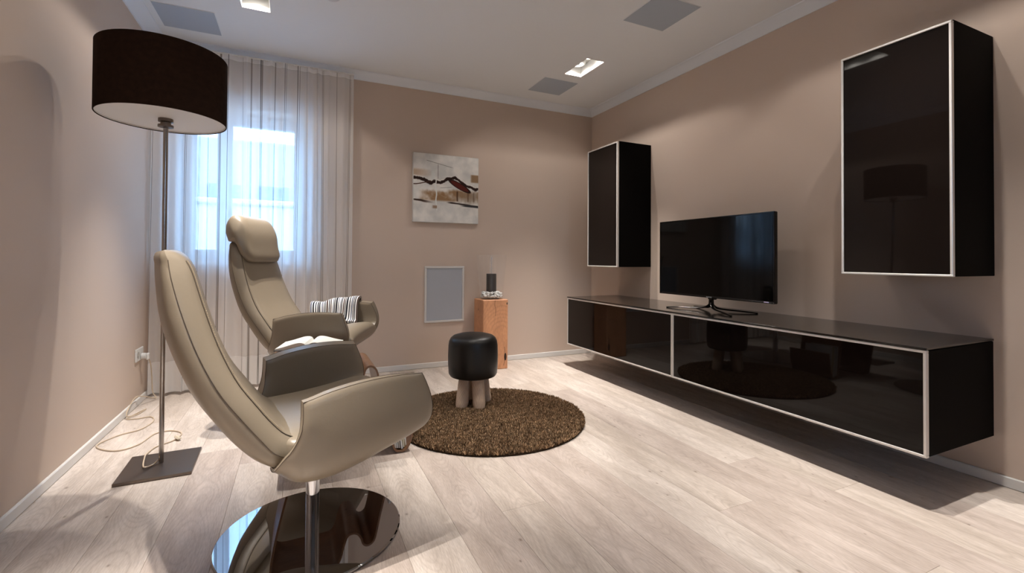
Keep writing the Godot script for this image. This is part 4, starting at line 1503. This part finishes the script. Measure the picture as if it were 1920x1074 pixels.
# ------------------------------------------------------------------ bentwood magazine table, magazines, book
func build_magazine_table() -> void:
	var z0 := -2.64
	var z1 := -2.31
	var base := Vector3(0.25, 0, (z0 + z1) / 2)
	var t := thing("magazine_table", "wavy brown bentwood magazine table standing between the two lounge chairs", "magazine table", base)
	var line := [Vector2(0.548, 0.215), Vector2(0.535, 0.13), Vector2(0.522, 0.06), Vector2(0.500, 0.018), Vector2(0.470, 0.009), Vector2(0.444, 0.022), Vector2(0.428, 0.075), Vector2(0.405, 0.18), Vector2(0.378, 0.30), Vector2(0.358, 0.40), Vector2(0.344, 0.430), Vector2(0.322, 0.440), Vector2(0.302, 0.428), Vector2(0.290, 0.395), Vector2(0.272, 0.372), Vector2(0.250, 0.366), Vector2(0.228, 0.376), Vector2(0.212, 0.42), Vector2(0.196, 0.480), Vector2(0.172, 0.508), Vector2(0.12, 0.514), Vector2(0.03, 0.514), Vector2(-0.05, 0.514), Vector2(-0.086, 0.498), Vector2(-0.096, 0.46), Vector2(-0.080, 0.34), Vector2(-0.05, 0.20), Vector2(-0.015, 0.06), Vector2(0.005, 0.018), Vector2(0.035, 0.008), Vector2(0.09, 0.008)]
	var pts := smooth_path(line, 150)
	var th := 0.0045
	var out := []
	var inn := []
	for k in pts.size():
		var d: Vector2 = (pts[mini(k + 1, pts.size() - 1)] - pts[maxi(k - 1, 0)]).normalized()
		var n := Vector2(-d.y, d.x)
		out.append(pts[k] + n * th)
		inn.append(pts[k] - n * th)
	var rings := []
	for k in pts.size():
		var ring := PackedVector3Array()
		for q in [[out[k], z0], [out[k], z1], [inn[k], z1], [inn[k], z0]]:
			ring.append(Vector3(q[0].x, q[0].y, q[1]) - base)
		rings.append(ring)
	var mb := MB.new()
	mb.loft(rings)
	for i in mb.uv.size():
		mb.uv[i] = Vector2(mb.v[i].z * 0.9 + 0.3, mb.uv[i].y * 0.4)
	part("bent_sheet", mb, M.bent_wood, t, 30.0)
	# magazines standing in the trough
	var cols := [Color(0.86, 0.86, 0.87), Color(0.20, 0.17, 0.22), Color(0.84, 0.83, 0.80), Color(0.80, 0.82, 0.86), Color(0.75, 0.66, 0.30), Color(0.85, 0.85, 0.86)]
	var lab := ["white magazine leftmost in the bentwood table's trough", "thin dark magazine second from the left in the bentwood table's trough", "cream magazine third from the left in the bentwood table's trough", "pale bluish magazine fourth from the left in the bentwood table's trough", "yellow-covered magazine fifth from the left in the bentwood table's trough", "white magazine rightmost in the bentwood table's trough"]
	for k in 6:
		var m := MB.new()
		m.box(Vector3(0, 0.118, 0), Vector3(0.0062, 0.235, 0.215), 0.0008)
		var o := thing("magazine", lab[k], "magazine", Vector3(0.448 + k * 0.0106, 0.026 - 0.004 * (2.5 - absf(k - 2.5)), -2.425 - 0.006 * (k % 3)), 0.0, "magazines in the bentwood table")
		part("pages", m, M.paper, o)
		m = MB.new()
		for s in [-1, 1]:
			m.box(Vector3(s * 0.0037, 0.118, 0), Vector3(0.0009, 0.237, 0.218), 0.0002)
		part("cover", m, mat(cols[k], 0.4), o)
		o.rotation.z = deg_to_rad(6.0)
	# open book lying on the table top
	var b := thing("open_book", "open book with white pages lying on the bentwood table behind the front chair's arm", "book", Vector3(0.065, 0.519, -2.52), deg_to_rad(-12))
	mb = MB.new()
	mb.box(Vector3(0, 0.0015, 0), Vector3(0.29, 0.003, 0.21), 0.0008)
	part("cover", mb, mat(Color(0.16, 0.16, 0.18), 0.5), b)
	for s in [-1.0, 1.0]:
		var up := []
		for k in 13:
			var u := k / 12.0
			up.append(Vector2(s * u * 0.14, 0.006 + 0.030 * sin(PI * pow(u, 0.55)) * (1.0 - u * 0.55) + 0.004))
		var poly := [Vector2(0, 0.0032)] + up + [Vector2(s * 0.14, 0.0032)]
		mb = MB.new()
		mb.prism(poly, Vector3(0, 0, -0.10), Vector3(0, 0, 0.20), Vector3.RIGHT, Vector3.UP)
		part("pages", mb, M.paper, b, 30.0)

# ------------------------------------------------------------------ blanket on the far arm of the rear chair
func build_blanket() -> void:
	var W := 512
	var im := Image.create(W, 4, false, Image.FORMAT_RGB8)
	im.fill(Color(0.88, 0.88, 0.88))
	var r := RandomNumberGenerator.new()
	r.seed = 2
	var x := 3
	while x < W:
		var w := r.randi_range(6, 17)
		var c: Color = [Color(0.10, 0.11, 0.15), Color(0.13, 0.13, 0.17), Color(0.24, 0.15, 0.13), Color(0.42, 0.44, 0.50), Color(0.14, 0.15, 0.20)][r.randi() % 5]
		im.fill_rect(Rect2i(x, 0, w, 4), c)
		x += w + r.randi_range(5, 15)
	var m := mat(Color.WHITE, 0.95, 0.0, 0.1)
	m.albedo_texture = ImageTexture.create_from_image(im)
	m.rim_enabled = true
	m.rim = 0.3
	var at := Vector3(0.12, 0, -3.08)
	var t := thing("striped_blanket", "folded throw in white, navy and brown stripes hung over the rear chair's far armrest", "blanket", at, deg_to_rad(-22))
	var lift := 0.07
	var f := func(u: float, v: float) -> Vector3:
		# u along the arm, v across: from outside, over the top, down the inside to the seat
		var xx := lerpf(-0.165, 0.150, u)
		var yt := chair_top(clampf(xx, -0.108, 0.243)) + lift
		var p: Vector2 = cr([Vector2(-0.395, -0.16), Vector2(-0.392, -0.06), Vector2(-0.388, 0.004), Vector2(-0.372, 0.022), Vector2(-0.340, 0.026), Vector2(-0.308, 0.020), Vector2(-0.290, -0.01), Vector2(-0.280, -0.07), Vector2(-0.262, -0.118), Vector2(-0.215, -0.128)], v)
		xx += 0.012 * v
		return Vector3(xx + 0.004 * sin(v * 9.0 + u * 4.0), yt + p.y + 0.003 * sin(u * 14.0 + v * 3.0), p.x + 0.003 * sin(u * 19.0))
	var mb := MB.new()
	mb.pad(36, 30, f, func(_u, _v): return 0.007)
	part("cloth", mb, m, t, 60.0)
